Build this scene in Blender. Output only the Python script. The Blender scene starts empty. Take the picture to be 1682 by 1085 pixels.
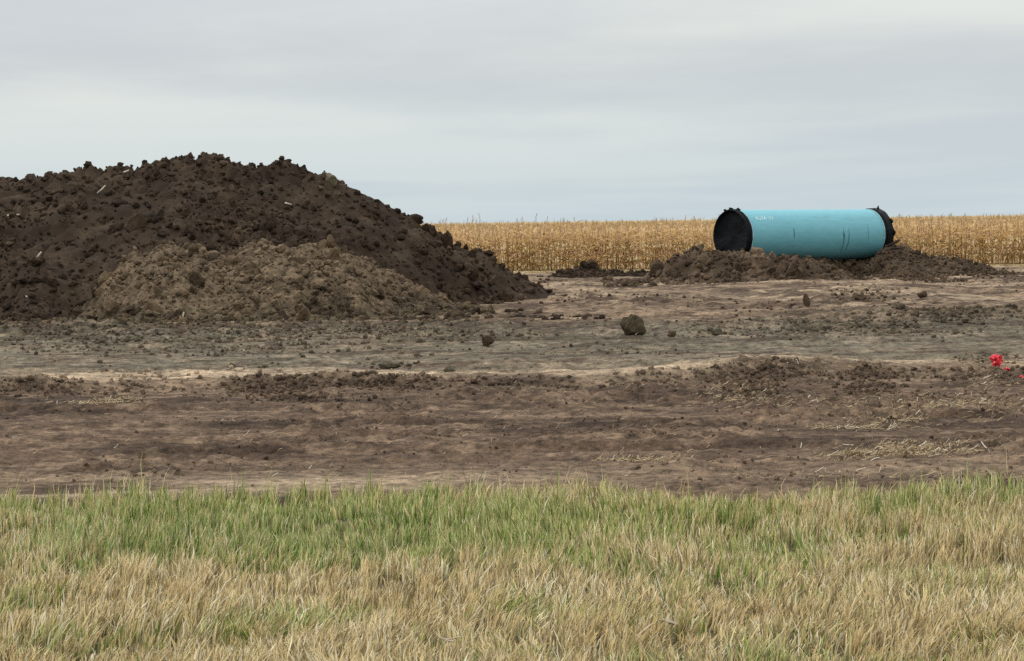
import bpy, bmesh, math, random
import numpy as np
from mathutils import Vector, Matrix

random.seed(7)
RNG = np.random.default_rng(7)
scene = bpy.context.scene
C = scene.collection
R = math.radians

# ------------------------------------------------------------------ camera
F_PX, CX, CY, HOR = 4500.0, 841.0, 542.5, 364.0
CAM_H = 2.4
pitch = math.atan((CY - HOR) / F_PX)
roll = R(0.83)
fwd = Vector((0, math.cos(pitch), -math.sin(pitch)))
up0 = Vector((0, math.sin(pitch), math.cos(pitch)))
rt0 = Vector((1, 0, 0))
cup = up0 * math.cos(roll) + rt0 * math.sin(roll)
crt = rt0 * math.cos(roll) - up0 * math.sin(roll)
CAM = Vector((0, 0, CAM_H))
cd = bpy.data.cameras.new("camera")
cd.sensor_width = 36.0
cd.lens = 36.0 * F_PX / 1682.0
cd.clip_start = 0.1
cd.clip_end = 20000
cam = bpy.data.objects.new("camera", cd)
m = Matrix((crt, cup, -fwd)).transposed().to_4x4()
m.translation = CAM
cam.matrix_world = m
C.objects.link(cam)
scene.camera = cam

# ------------------------------------------------------------------ sky
SUN_EL, SUN_AZ = R(46), R(-62)       # azimuth measured from +Y, clockwise
w = bpy.data.worlds.new("World")
scene.world = w
w.use_nodes = True
nt = w.node_tree
nt.nodes.clear()
def N(t, **k):
    n = nt.nodes.new(t)
    for a, b in k.items():
        setattr(n, a, b)
    return n
def L(a, b):
    nt.links.new(a, b)
def math_n(op, a, b=None, clamp=False):
    n = N('ShaderNodeMath', operation=op, use_clamp=clamp)
    for i, v in enumerate((a, b)):
        if v is None:
            continue
        if isinstance(v, (int, float)):
            n.inputs[i].default_value = v
        else:
            L(v, n.inputs[i])
    return n.outputs[0]
out = N('ShaderNodeOutputWorld')
bg = N('ShaderNodeBackground')
bg.inputs['Strength'].default_value = 0.10
sky = N('ShaderNodeTexSky', sky_type='NISHITA', sun_disc=False)
sky.sun_elevation = SUN_EL
sky.sun_rotation = SUN_AZ
tc = N('ShaderNodeTexCoord')
sp = N('ShaderNodeSeparateXYZ')
L(tc.outputs['Generated'], sp.inputs[0])
zz = math_n('ADD', math_n('MAXIMUM', sp.outputs['Z'], 0.0), 0.030)
ux = math_n('DIVIDE', sp.outputs['X'], zz)
uy = math_n('DIVIDE', sp.outputs['Y'], zz)
def cloud(sx, sy, off, detail, rough):
    cb = N('ShaderNodeCombineXYZ')
    L(math_n('MULTIPLY', ux, sx), cb.inputs[0])
    L(math_n('MULTIPLY', uy, sy), cb.inputs[1])
    cb.inputs[2].default_value = off
    nz = N('ShaderNodeTexNoise')
    nz.inputs['Scale'].default_value = 1.0
    nz.inputs['Detail'].default_value = detail
    nz.inputs['Roughness'].default_value = rough
    L(cb.outputs[0], nz.inputs['Vector'])
    return nz.outputs['Fac']
c1 = cloud(0.20, 0.13, 12.3, 3.0, 0.5)
c2 = cloud(0.9, 0.45, 6.6, 5.0, 0.6)
mixf = math_n('ADD', math_n('MULTIPLY', c1, 0.8), math_n('MULTIPLY', c2, 0.2))
rp = N('ShaderNodeValToRGB')
rp.color_ramp.interpolation = 'EASE'
e = rp.color_ramp.elements
e[0].position = 0.38; e[0].color = (4.85, 5.15, 5.42, 1)      # grey-blue cloud base (background strength 0.1)
e[1].position = 0.62; e[1].color = (6.35, 6.55, 6.25, 1)      # thin bright cloud
L(mixf, rp.inputs[0])
# thin layer near the horizon lets a little blue through
hz = N('ShaderNodeMapRange')
hz.inputs['From Min'].default_value = 0.0
hz.inputs['From Max'].default_value = 0.06
hz.inputs['To Min'].default_value = 0.75
hz.inputs['To Max'].default_value = 0.0
L(sp.outputs['Z'], hz.inputs['Value'])
mx0 = N('ShaderNodeMix', data_type='RGBA')
mx0.inputs['B'].default_value = (5.35, 6.40, 6.95, 1)
L(hz.outputs[0], mx0.inputs['Factor'])
L(rp.outputs[0], mx0.inputs['A'])
mx = N('ShaderNodeMix', data_type='RGBA')
mx.inputs['Factor'].default_value = 0.94
L(sky.outputs[0], mx.inputs['A'])
L(mx0.outputs['Result'], mx.inputs['B'])
# an even overcast is brighter overhead than at the horizon
lift = math_n('ADD', math_n('MULTIPLY', math_n('MAXIMUM', sp.outputs['Z'], 0.0), 2.0), 1.0)
vm = N('ShaderNodeVectorMath', operation='SCALE')
L(mx.outputs['Result'], vm.inputs[0]); L(lift, vm.inputs['Scale'])
L(vm.outputs[0], bg.inputs['Color'])
L(bg.outputs[0], out.inputs[0])

# ------------------------------------------------------------------ sun and exposure
sl = bpy.data.lights.new("sun", 'SUN')
sl.energy = 1.5
sl.angle = R(11)
sl.color = (1.0, 0.94, 0.84)
so = bpy.data.objects.new("sun", sl)
sd = Vector((math.sin(SUN_AZ) * math.cos(SUN_EL), math.cos(SUN_AZ) * math.cos(SUN_EL), math.sin(SUN_EL)))
so.rotation_euler = (-sd).to_track_quat('-Z', 'Y').to_euler()
so.location = (0, 0, 50)
C.objects.link(so)
vs = scene.view_settings
vs.view_transform = 'Standard'
vs.look = 'None'
vs.exposure = 0.12
vs.gamma = 1.0
vs.use_curve_mapping = False
scene.cycles.max_bounces = 6
scene.cycles.use_denoising = False

# ------------------------------------------------------------------ helpers
def ray(px, py):
    return fwd + crt * ((px - CX) / F_PX) - cup * ((py - CY) / F_PX)
def at(px, py, d):
    v = ray(px, py)
    return CAM + v * (d / v.y)
def on_plane(px, py, z=0.0):
    v = ray(px, py)
    return CAM + v * ((z - CAM_H) / v.z)

def hsh(ix, iy, seed):
    h = (ix.astype(np.int64) * 374761393 + iy.astype(np.int64) * 668265263 + seed * 1442695041) & 0xFFFFFFFF
    h = ((h ^ (h >> 13)) * 1274126177) & 0xFFFFFFFF
    h = ((h ^ (h >> 16)) * 2246822519) & 0xFFFFFFFF
    return ((h ^ (h >> 15)) & 0xFFFFFF).astype(np.float64) / 0xFFFFFF
def vn(x, y, seed=0):
    x = np.asarray(x, float); y = np.asarray(y, float)
    fx, fy = np.floor(x), np.floor(y)
    ix, iy = fx.astype(np.int64), fy.astype(np.int64)
    tx, ty = x - fx, y - fy
    tx = tx * tx * tx * (tx * (tx * 6 - 15) + 10)
    ty = ty * ty * ty * (ty * (ty * 6 - 15) + 10)
    a = hsh(ix, iy, seed); b = hsh(ix + 1, iy, seed)
    c = hsh(ix, iy + 1, seed); d = hsh(ix + 1, iy + 1, seed)
    return (a + (b - a) * tx) * (1 - ty) + (c + (d - c) * tx) * ty
def fbm(x, y, seed=0, o=4, g=0.5):
    s = 0; a = 1; t = 0
    x = np.asarray(x, float); y = np.asarray(y, float)
    for k in range(o):
        s = s + a * vn(x, y, seed + 17 * k); t += a
        a *= g; x, y = x * 2.03 + 3.7 + y * 0.12, y * 2.03 + 1.3 - x * 0.06
    return s / t                      # 0..1, mean 0.5
def lumps(x, y, seed=0):
    """domes on a jittered grid, 0..1: clods of soil"""
    x = np.asarray(x, float); y = np.asarray(y, float)
    ix, iy = np.floor(x).astype(np.int64), np.floor(y).astype(np.int64)
    best = np.zeros_like(x)
    for dx in (-1, 0, 1):
        for dy in (-1, 0, 1):
            jx, jy = ix + dx, iy + dy
            px = jx + hsh(jx, jy, seed); py = jy + hsh(jx, jy, seed + 5)
            r = 0.3 + 0.55 * hsh(jx, jy, seed + 9)
            d2 = ((x - px) ** 2 + (y - py) ** 2) / (r * r)
            best = np.maximum(best, np.sqrt(np.clip(1 - d2, 0, 1)) * r)
    return best
def ss(a, b, x):
    t = np.clip((np.asarray(x, float) - a) / (b - a), 0, 1)
    return t * t * (3 - 2 * t)
def gau(x, c, s):
    return np.exp(-((np.asarray(x, float) - c) / s) ** 2)

def mesh_np(name, V, faces, mat, smooth=False, color=None):
    """V (n,3); faces: list of (k,m) int arrays, all polygons of one array with m corners"""
    me = bpy.data.meshes.new(name)
    V = np.ascontiguousarray(V, dtype=np.float32)
    me.vertices.add(len(V)); me.vertices.foreach_set('co', V.ravel())
    tot = np.concatenate([np.full(len(f), f.shape[1], np.int32) for f in faces])
    idx = np.concatenate([f.ravel() for f in faces]).astype(np.int32)
    me.loops.add(len(idx)); me.loops.foreach_set('vertex_index', idx)
    st = np.concatenate([[0], np.cumsum(tot)[:-1]]).astype(np.int32)
    me.polygons.add(len(tot)); me.polygons.foreach_set('loop_start', st)
    me.polygons.foreach_set('loop_total', tot)
    me.polygons.foreach_set('use_smooth', np.full(len(tot), smooth, bool))
    me.update(calc_edges=True)
    if color is not None:
        ca = me.color_attributes.new('tone', 'FLOAT_COLOR', 'POINT')
        c4 = np.ones((len(V), 4), np.float32); c4[:, :3] = color
        ca.data.foreach_set('color', c4.ravel())
    me.materials.append(mat)
    return me
def obj(name, me, parent=None):
    o = bpy.data.objects.new(name, me)
    C.objects.link(o)
    if parent is not None:
        o.parent = parent
    return o
def tag(o, label=None, cat=None, group=None, kind=None):
    if label: o['label'] = label
    if cat: o['category'] = cat
    if group: o['group'] = group
    if kind: o['kind'] = kind
    return o
def empty(name, loc):
    o = bpy.data.objects.new(name, None)
    o.location = loc
    C.objects.link(o)
    return o
def grid_faces(nr, nc):
    a = np.arange(nr * nc).reshape(nr, nc)
    return np.stack([a[:-1, :-1], a[:-1, 1:], a[1:, 1:], a[1:, :-1]], -1).reshape(-1, 4)

# ------------------------------------------------------------------ materials
def material(name):
    mt = bpy.data.materials.new(name)
    mt.use_nodes = True
    t = mt.node_tree
    b = t.nodes['Principled BSDF']
    return mt, t, b
def soil_material(name, cols=None, attr=False, scale=1.0, bump=0.6, fine=26.0, island=False, spread=0.35, crumb=0.0, tones=(0.55, 1.6)):
    """rough earth; base colour from three soil tones mixed by noise, or from the mesh's own soil tone"""
    mt, t, b = material(name)
    n, l = t.nodes, t.links
    b.inputs['Roughness'].default_value = 0.95
    b.inputs['Specular IOR Level'].default_value = 0.12
    co = n.new('ShaderNodeNewGeometry') if True else None
    def noise(s, d=5.0, r=0.6):
        z = n.new('ShaderNodeTexNoise')
        z.inputs['Scale'].default_value = s
        z.inputs['Detail'].default_value = d
        z.inputs['Roughness'].default_value = r
        l.new(co.outputs['Position'], z.inputs['Vector'])
        return z.outputs['Fac']
    if attr:
        a = n.new('ShaderNodeAttribute'); a.attribute_name = 'tone'
        col = a.outputs['Color']
    else:
        rp = n.new('ShaderNodeValToRGB')
        els = rp.color_ramp.elements
        els[0].position = 0.30; els[0].color = (*cols[0], 1)
        els[1].position = 0.72; els[1].color = (*cols[2], 1)
        k = els.new(0.52); k.color = (*cols[1], 1)
        l.new(noise(0.75 * scale, 9, 0.68), rp.inputs[0])
        col = rp.outputs[0]
    # grain: crumbs a few centimetres across, paler and darker
    g = n.new('ShaderNodeMapRange')
    g.inputs['From Min'].default_value = 0.3; g.inputs['From Max'].default_value = 0.7
    g.inputs['To Min'].default_value = 1 - spread; g.inputs['To Max'].default_value = 1 + spread
    l.new(noise(fine * 0.55, 6, 0.75), g.inputs['Value'])
    mul = n.new('ShaderNodeMix'); mul.data_type = 'RGBA'; mul.blend_type = 'MULTIPLY'
    mul.inputs['Factor'].default_value = 1.0
    l.new(col, mul.inputs['A']); l.new(g.outputs[0], mul.inputs['B'])
    col = mul.outputs['Result']
    if crumb:
        k = n.new('ShaderNodeMapRange')
        k.inputs['From Min'].default_value = 0.36; k.inputs['From Max'].default_value = 0.62
        k.inputs['To Min'].default_value = 1 - crumb; k.inputs['To Max'].default_value = 1 + crumb * 0.9
        l.new(noise(4.5, 11, 0.78), k.inputs['Value'])
        m3 = n.new('ShaderNodeMix'); m3.data_type = 'RGBA'; m3.blend_type = 'MULTIPLY'
        m3.inputs['Factor'].default_value = 1.0
        l.new(col, m3.inputs['A']); l.new(k.outputs[0], m3.inputs['B'])
        col = m3.outputs['Result']
    if island:
        h = n.new('ShaderNodeMapRange')
        h.inputs['To Min'].default_value = tones[0]; h.inputs['To Max'].default_value = tones[1]
        oi = n.new('ShaderNodeObjectInfo')
        ad = n.new('ShaderNodeMath'); ad.operation = 'ADD'
        fr = n.new('ShaderNodeMath'); fr.operation = 'FRACT'
        l.new(co.outputs['Random Per Island'], ad.inputs[0]); l.new(oi.outputs['Random'], ad.inputs[1])
        l.new(ad.outputs[0], fr.inputs[0]); l.new(fr.outputs[0], h.inputs['Value'])
        m2 = n.new('ShaderNodeMix'); m2.data_type = 'RGBA'; m2.blend_type = 'MULTIPLY'
        m2.inputs['Factor'].default_value = 1.0
        l.new(col, m2.inputs['A']); l.new(h.outputs[0], m2.inputs['B'])
        col = m2.outputs['Result']
    l.new(col, b.inputs['Base Color'])
    bp = n.new('ShaderNodeBump')
    bp.inputs['Strength'].default_value = bump
    bp.inputs['Distance'].default_value = 0.05
    l.new(noise(fine, 6, 0.7), bp.inputs['Height'])
    l.new(bp.outputs[0], b.inputs['Normal'])
    return mt
DARK = ((0.020, 0.0125, 0.0078), (0.040, 0.0255, 0.016), (0.086, 0.058, 0.037))
LITE = ((0.052, 0.034, 0.020), (0.110, 0.075, 0.043), (0.175, 0.126, 0.076))
MID = ((0.036, 0.023, 0.014), (0.080, 0.054, 0.034), (0.165, 0.116, 0.076))
MOLV = ((0.085, 0.072, 0.045), (0.125, 0.105, 0.068), (0.18, 0.15, 0.10))
M_ground = soil_material('ground soil', attr=True, bump=0.9, fine=22, spread=0.45, crumb=0.66)
M_dark = soil_material('dark wet earth', DARK)
M_darkc = soil_material('dark wet clods', DARK, island=True)
M_lite = soil_material('tan clay', LITE)
M_litec = soil_material('tan clay clods', LITE, island=True)
M_mid = soil_material('brown earth', MID)
M_midc = soil_material('brown clods', MID, island=True)
M_dolive = soil_material('dark olive clay', ((0.040, 0.031, 0.018), (0.072, 0.056, 0.033), (0.115, 0.092, 0.057)))
M_olive = soil_material('olive clay clods', MOLV, island=True)
M_loose = soil_material('loose crumbs', attr=True, island=True, crumb=0.35, tones=(0.7, 1.35))

def tone_material(name, rough=0.7, transl=0.0, spec=0.25, attr=True, col=(0.5, 0.4, 0.2)):
    mt, t, b = material(name)
    n, l = t.nodes, t.links
    b.inputs['Roughness'].default_value = rough
    b.inputs['Specular IOR Level'].default_value = spec
    o = n['Material Output']
    if attr:
        a = n.new('ShaderNodeAttribute'); a.attribute_name = 'tone'
        src = a.outputs['Color']
    else:
        z = n.new('ShaderNodeTexNoise'); z.inputs['Scale'].default_value = 9.0
        g = n.new('ShaderNodeNewGeometry'); l.new(g.outputs['Position'], z.inputs['Vector'])
        rp = n.new('ShaderNodeValToRGB')
        rp.color_ramp.elements[0].position = 0.3; rp.color_ramp.elements[0].color = (*[c * 0.72 for c in col], 1)
        rp.color_ramp.elements[1].position = 0.7; rp.color_ramp.elements[1].color = (*[min(1, c * 1.25) for c in col], 1)
        l.new(z.outputs['Fac'], rp.inputs[0])
        src = rp.outputs[0]
    l.new(src, b.inputs['Base Color'])
    if transl:
        tr = n.new('ShaderNodeBsdfTranslucent'); l.new(src, tr.inputs['Color'])
        ms = n.new('ShaderNodeMixShader'); ms.inputs[0].default_value = transl
        l.new(b.outputs[0], ms.inputs[1]); l.new(tr.outputs[0], ms.inputs[2])
        l.new(ms.outputs[0], o.inputs['Surface'])
    return mt
M_grass = tone_material('grass blades', 0.65, 0.28)
M_straw = tone_material('straw litter', 0.8)
M_corn = tone_material('dry corn', 0.8, 0.42)

# ------------------------------------------------------------------ ground
GRASS_EDGE, CORN_D = 23.1, 122.0
def grass_edge(x):
    return GRASS_EDGE + 0.45 * (fbm(x / 1.3, x * 0 + 2.2, 61, 3) - 0.5) + 0.8 * (fbm(x / 6, x * 0 + 8.2, 62, 2) - 0.5)
def masks(x, y):
    wob = 3.0 * (fbm(x / 7, y / 7, 3, 3) - 0.5)
    ridge_c = 39.3 + 1.2 * (fbm(x / 5, y * 0 + 1, 8, 3) - 0.5) * 2
    rmask = 0.25 + 0.75 * ss(0.42, 0.62, fbm(x / 2.6, y * 0 + 4, 12, 3))
    rmask = rmask * (0.35 + 0.65 * ss(-10, -4, x))
    lum = 0.22 + 0.9 * np.maximum(np.maximum(gau(x, 3.6, 0.85), gau(x, 5.25, 0.5)), 0.6 * gau(x, 7.1, 0.9))
    rmask = rmask + (lum - rmask) * ss(0.6, 1.8, x)
    return wob, ridge_c, rmask
RX = np.linspace(-60, 60, 1600)
RUTS = [(ry_, rw, rd, 1.6 * (fbm(RX / 9.0, RX * 0 + (rk // 2) * 3.1, 160 + (rk // 2), 2) - 0.5), ss(0.36, 0.5, fbm(RX / 4.0, RX * 0 + rk * 1.7, 180 + rk, 3)))
        for rk, (ry_, rw, rd) in enumerate(((26.7, 0.20, 0.035), (28.4, 0.22, 0.045), (30.6, 0.25, 0.05), (32.5, 0.25, 0.05), (35.4, 0.25, 0.045), (44.6, 0.30, 0.06), (47.0, 0.30, 0.07),
                                            (51.0, 0.35, 0.07), (53.6, 0.35, 0.07), (67.5, 0.45, 0.09), (70.0, 0.45, 0.09)))]
def ground_z(x, y):
    x = np.asarray(x, float); y = np.asarray(y, float)
    wob, rc, rm = masks(x, y)
    yy = y + wob
    dirt = ss(23.0, 24.2, y) * (1 - ss(116, 121, y))
    far = 1 - ss(300, 400, y)
    z = 0.20 * ss(72, 92, y)
    z = z + dirt * 0.10 * (fbm(x / 5.0, y / 7.0, 21, 3) - 0.5)
    # wheel ruts and grader streaks running along the strip
    tracks = dirt * (1 - ss(60, 72, y))
    z = z + tracks * 0.060 * (fbm(x / 5.0, yy / 0.40, 22, 3) - 0.5)
    z = z + tracks * 0.12 * (fbm(x / 9.0, y / 1.3, 27, 2) - 0.5)
    edge = 0.8 + 0.5 * fbm(x / 0.5, y / 0.5, 190, 3)
    for ry_, rw, rd, wv, ov in RUTS:
        q = y - ry_ - np.interp(x, RX, wv) - 0.015 * x
        k = np.abs(q) < rw * 4.5
        if not k.any():
            continue
        qk = q[k]
        z[k] += (dirt * edge)[k] * np.interp(x[k], RX, ov) * rd * (-gau(qk, 0, rw) + 0.75 * gau(qk, rw * 1.9, rw * 0.7) + 0.5 * gau(qk, -rw * 1.9, rw * 0.7))
    # small ledge with a windrow of lumps at its edge
    z = z + 0.09 * ss(-0.35, 0.1, y - rc) * (1 - ss(44, 50, y)) * dirt
    z = z + rm * gau(y, rc, 0.5) * (0.10 * fbm(x / 0.8, y / 0.8, 30, 4) + 0.08 * lumps(x / 0.22, y / 0.26, 31) + 0.09 * (1 - np.abs(2 * fbm(x / 0.45, y / 0.5, 29, 3) - 1)) - 0.07)
    z = z + 0.16 * gau(y, rc + 1.0, 0.75) * gau(x, 4.2, 3.2) * (0.5 + fbm(x / 0.9, y / 0.7, 28, 4))
    # broken cloddy belt in front of the heaps and to the right
    belt = gau(yy, 60.5, 4.2) * (0.3 + 1.0 * ss(0.35, 0.65, fbm(x / 2.5, y / 2.5, 33, 3))) * (1 - 0.5 * ss(-1, 2, x)) + 0.6 * gau(y, 63.5 - 0.05 * x, 2.0) * ss(4, 7, x)
    z = z + belt * (0.20 * lumps(x / 0.5, y / 0.7, 34) + 0.10 * lumps(x / 0.28, y / 0.40, 37) + 0.16 * (fbm(x / 0.9, y / 1.2, 35, 3) - 0.5))
    z = z + 0.26 * gau(y, 66.0 - 0.35 * (x - 8), 1.4) * ss(4.5, 9, x) * (0.2 + fbm(x / 1.5, y / 2, 36, 3))
    # wheel-pressed swells in front of the pipe
    sw = ss(66, 76, y) * (1 - ss(104, 116, y)) * ss(-1, 2.5, x)
    sw = sw * (1 - 0.75 * ss(80, 88, y))
    z = z + sw * 0.55 * (fbm(x / 4.2 + 0.3, y / 6.0, 41, 3, 0.4) - 0.46)
    z = z + sw * 0.14 * (fbm(x / 2.0, y / 1.4, 42, 4) - 0.5)
    z = z + sw * ss(0.50, 0.66, fbm(x / 2.2, y / 3.5, 43, 3)) * (0.16 * lumps(x / 0.5, y / 0.8, 44))
    # crumbled crust everywhere, rougher in patches
    pt = ss(0.40, 0.64, fbm(x / 1.9, y / 2.2, 45, 4))
    rough = dirt * (0.30 + 0.75 * pt) * (1 - 0.35 * gau(y, 49, 5)) * (1 - 0.6 * gau(y, 25.2, 0.9))
    rid = 1 - np.abs(2 * fbm(x / 0.6, y / 0.6, 47, 4, 0.6) - 1)
    fine = 1 - ss(36, 52, y)
    z = z + rough * (0.040 * lumps(x / 0.30, y / 0.34, 46) + 0.065 * (rid - 0.7) + fine * (0.062 * lumps(x / 0.15, y / 0.19, 48) + 0.022 * (fbm(x / 0.09, y / 0.12, 64, 2) - 0.5)))
    z = z + (1 - dirt) * far * (1 - ss(23, 25, y)) * 0.16 * (fbm(x / 1.2, y / 1.2, 49, 2) - 0.5)
    return z
def lerp(a, b, t):
    return a + (b - a) * t[..., None]
def ground_tone(x, y):
    wob, rc, rm = masks(x, y)
    yy = y + wob
    brown = np.array((0.108, 0.069, 0.045)); umber = np.array((0.052, 0.032, 0.021)); pale = np.array((0.385, 0.285, 0.190))
    grey = np.array((0.140, 0.117, 0.083)); olive = np.array((0.076, 0.062, 0.038)); tan = np.array((0.225, 0.155, 0.100))
    thatch = np.array((0.115, 0.095, 0.05)); straw = np.array((0.40, 0.29, 0.14))
    c = np.broadcast_to(brown, x.shape + (3,)).copy()
    n1 = fbm(x / 3.2, y / 1.2, 51, 4); n2 = fbm(x / 1.1, y / 0.5, 52, 4); n3 = fbm(x / 9, y / 3, 53, 3)
    c = lerp(c, umber, 0.75 * ss(0.46, 0.66, n1))
    c = lerp(c, tan, 0.30 * ss(0.48, 0.66, n2))
    n4 = fbm(x / 0.50, y / 0.40, 66, 5, 0.68)
    c = lerp(c, tan, 0.40 * ss(0.52, 0.66, n4))
    n5 = fbm(x / 0.70, y / 0.45, 67, 5, 0.68)
    c = lerp(c, umber, 0.75 * ss(0.52, 0.62, n5) * (0.35 + 0.65 * ss(0.38, 0.6, n1)))
    # compacted dry verge beside the grass, mostly on the left
    c = lerp(c, pale, 0.80 * gau(y, 25.2 + 0.03 * x, 0.75) * (0.25 + 0.75 * (1 - ss(-3, 1.5, x))) * ss(0.3, 0.55, fbm(x / 2, y / 0.5, 54, 3)))
    c = lerp(c, tan, 0.55 * gau(y, 27.0, 1.5) * n2)
    # grey graded belt
    g = ss(41.0, 43.5, yy) * (1 - ss(60, 66, yy))
    c = lerp(c, grey, 0.95 * g)
    c = lerp(c, olive, g * 0.8 * ss(0.45, 0.62, fbm(x / 2.5, y / 1.8, 55, 4)) * (0.35 + 0.65 * gau(yy, 58, 5)))
    c = lerp(c, tan, g * 0.3 * ss(0.5, 0.7, fbm(x / 4, y / 1.0, 56, 3)))
    # pale dry crust behind the ledge
    pc = 1.3 * gau(y, rc + 1.9, 1.6) * (0.25 + 0.75 * ss(0.36, 0.56, fbm(x / 2.2, y / 1.4, 57, 4))) * ss(-11.5, -7, x + 2 * wob)
    pc = pc * (1 + 0.6 * gau(x, 4.2, 2.6))
    c = lerp(c, pale, np.clip(1.05 * pc, 0, 1))
    c = lerp(c, umber, 0.7 * gau(y, rc - 0.35, 0.5) * rm)
    # tan floor on the right leading up to the pipe
    t = ss(62, 70, yy) * ss(-3.5, 0.5, x)
    c = lerp(c, tan, 0.85 * t)
    c = lerp(c, pale, t * 0.55 * ss(0.48, 0.66, fbm(x / 3.0, y / 4.0, 58, 4)))
    c = lerp(c, umber, t * 0.80 * ss(0.51, 0.62, fbm(x / 1.8, y / 2.6, 59, 5, 0.6)))
    c = lerp(c, olive, 0.7 * gau(y, 66.0 - 0.35 * (x - 8), 1.6) * ss(4.5, 9, x))
    l = ss(61, 66, yy) * (1 - ss(-4, -1, x)) * (1 - ss(90, 100, y))
    c = lerp(c, np.array((0.105, 0.074, 0.043)), 0.85 * l)
    c = lerp(c, olive * 0.75, 0.25 * gau(yy, 62, 4.5) * (1 - ss(-2, 2, x)))
    c = lerp(c, olive * 0.75, 0.7 * gau(yy, 61, 4) * ss(0.45, 0.62, fbm(x / 1.1, y / 1.6, 68, 4)))
    c = lerp(c, umber, 0.75 * ss(56, 60, yy) * ss(0.56, 0.68, n5))
    # thin crumbled streaks through every belt
    c = lerp(c, umber * 1.15, 0.70 * ss(0.545, 0.63, fbm(x / 0.8, y / 0.7, 69, 5, 0.68)) * ss(40, 44, y))
    c = lerp(c, pale, 0.24 * ss(0.55, 0.64, fbm(x / 1.0, y / 0.8, 70, 5, 0.66)) * ss(40, 44, y))
    c = lerp(c, straw, ss(113, 119, y) * 0.9)
    gr = 1 - ss(-0.15, 0.25, y - grass_edge(x))
    c = lerp(c, thatch, gr)
    c *= ((0.84 + 0.32 * n3) * (0.72 + 0.56 * n4))[..., None]
    return c

near = np.concatenate([np.linspace(11, 22.4, 60), (np.linspace(22.5 ** 0.25, 126.0 ** 0.25, 620) ** 4)])
ys = np.concatenate([-np.array([400., 120., 40., 15., 5.])[::1], [0., 4., 8.], near, np.exp(np.linspace(math.log(128.), math.log(9000.), 60))])
u = np.concatenate([np.linspace(-0.26, -0.203, 24), np.linspace(-0.2, 0.2, 640), np.linspace(0.203, 0.26, 24)])
u = np.concatenate([[-9, -3, -1.2, -0.6, -0.38, -0.29], u, [0.29, 0.38, 0.6, 1.2, 3, 9]])
wd = np.where(ys > 11, ys, 11 + np.abs(11 - ys) * 0.7)
X = u[None, :] * wd[:, None]
Y = np.repeat(ys[:, None], len(u), 1)
Z = ground_z(X, Y)
tone = ground_tone(X, Y)
me = mesh_np('ground', np.stack([X, Y, Z], -1).reshape(-1, 3), [grid_faces(*X.shape)], M_ground, False, tone.reshape(-1, 3))
g_obj = tag(obj('ground', me), 'bare graded brown and tan soil strip with wheel ruts', kind='structure')

def gz1(x, y):
    return float(ground_z(np.array([x]), np.array([y]))[0])

# ------------------------------------------------------------------ clods
def ico(sub):
    bm = bmesh.new()
    bmesh.ops.create_icosphere(bm, subdivisions=sub, radius=1.0)
    V = np.array([v.co[:] for v in bm.verts]); Fc = np.array([[v.index for v in f.verts] for f in bm.faces])
    bm.free()
    return V, Fc
ICO1, ICO2, ICO3 = ico(1), ico(2), ico(3)
def clod_shape(base, seed, rough=0.34):
    """angular lump: planes cut off a ball, then crumbled"""
    r = np.random.default_rng(seed)
    V, Fc = base
    V = V.copy()
    for _ in range(9):
        nn = r.normal(size=3); nn /= np.linalg.norm(nn)
        d = r.uniform(0.52, 0.85)
        s = V @ nn
        V -= np.clip(s - d, 0, None)[:, None] * nn * 0.92
    q = fbm(V[:, 0] * 2.2 + seed, V[:, 1] * 2.2 + V[:, 2] * 1.7, seed, 3) - 0.5
    q2 = fbm(V[:, 2] * 5 + seed, V[:, 1] * 5 + V[:, 0] * 4, seed + 3, 2) - 0.5
    V *= (1 + rough * 1.6 * q + rough * 0.8 * q2)[:, None]
    V *= r.uniform(0.78, 1.15, 3)
    return V, Fc
SH_S = [clod_shape(ICO1, 100 + i) for i in range(10)]
SH_M = [clod_shape(ICO2, 200 + i) for i in range(8)]
SH_B = [clod_shape(ICO3, 300 + i, 0.30) for i in range(10)]
def rand_rot(n, rng):
    q = rng.normal(size=(n, 4)); q /= np.linalg.norm(q, axis=1)[:, None]
    a, b, c, d = q.T
    return np.stack([np.stack([1 - 2 * (c * c + d * d), 2 * (b * c - a * d), 2 * (b * d + a * c)], -1),
                     np.stack([2 * (b * c + a * d), 1 - 2 * (b * b + d * d), 2 * (c * d - a * b)], -1),
                     np.stack([2 * (b * d - a * c), 2 * (c * d + a * b), 1 - 2 * (b * b + c * c)], -1)], 1)
def clod_soup(P, S, rng, shapes=None, tones=None):
    """many clods joined: P (n,3) centres, S (n,) radii"""
    shapes = shapes or SH_S
    Vs, Fs, Ts = [], [], []; off = 0
    Rm = rand_rot(len(P), rng)
    pick = rng.integers(0, len(shapes), len(P))
    for k, (V, Fc) in enumerate(shapes):
        i = np.where(pick == k)[0]
        if not len(i):
            continue
        W = np.einsum('nij,vj->nvi', Rm[i], V) * S[i][:, None, None] + P[i][:, None, :]
        Fa = (Fc[None] + (np.arange(len(i)) * len(V))[:, None, None]).reshape(-1, 3) + off
        Vs.append(W.reshape(-1, 3)); Fs.append(Fa); off += len(i) * len(V)
        if tones is not None:
            Ts.append(np.repeat(tones[i], len(V), 0))
    return np.concatenate(Vs), np.concatenate(Fs), (np.concatenate(Ts) if tones is not None else None)
def clod_meshes(mat, tagname):
    return [mesh_np('clod_' + tagname, V, [Fc], mat, False) for V, Fc in SH_B]

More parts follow.
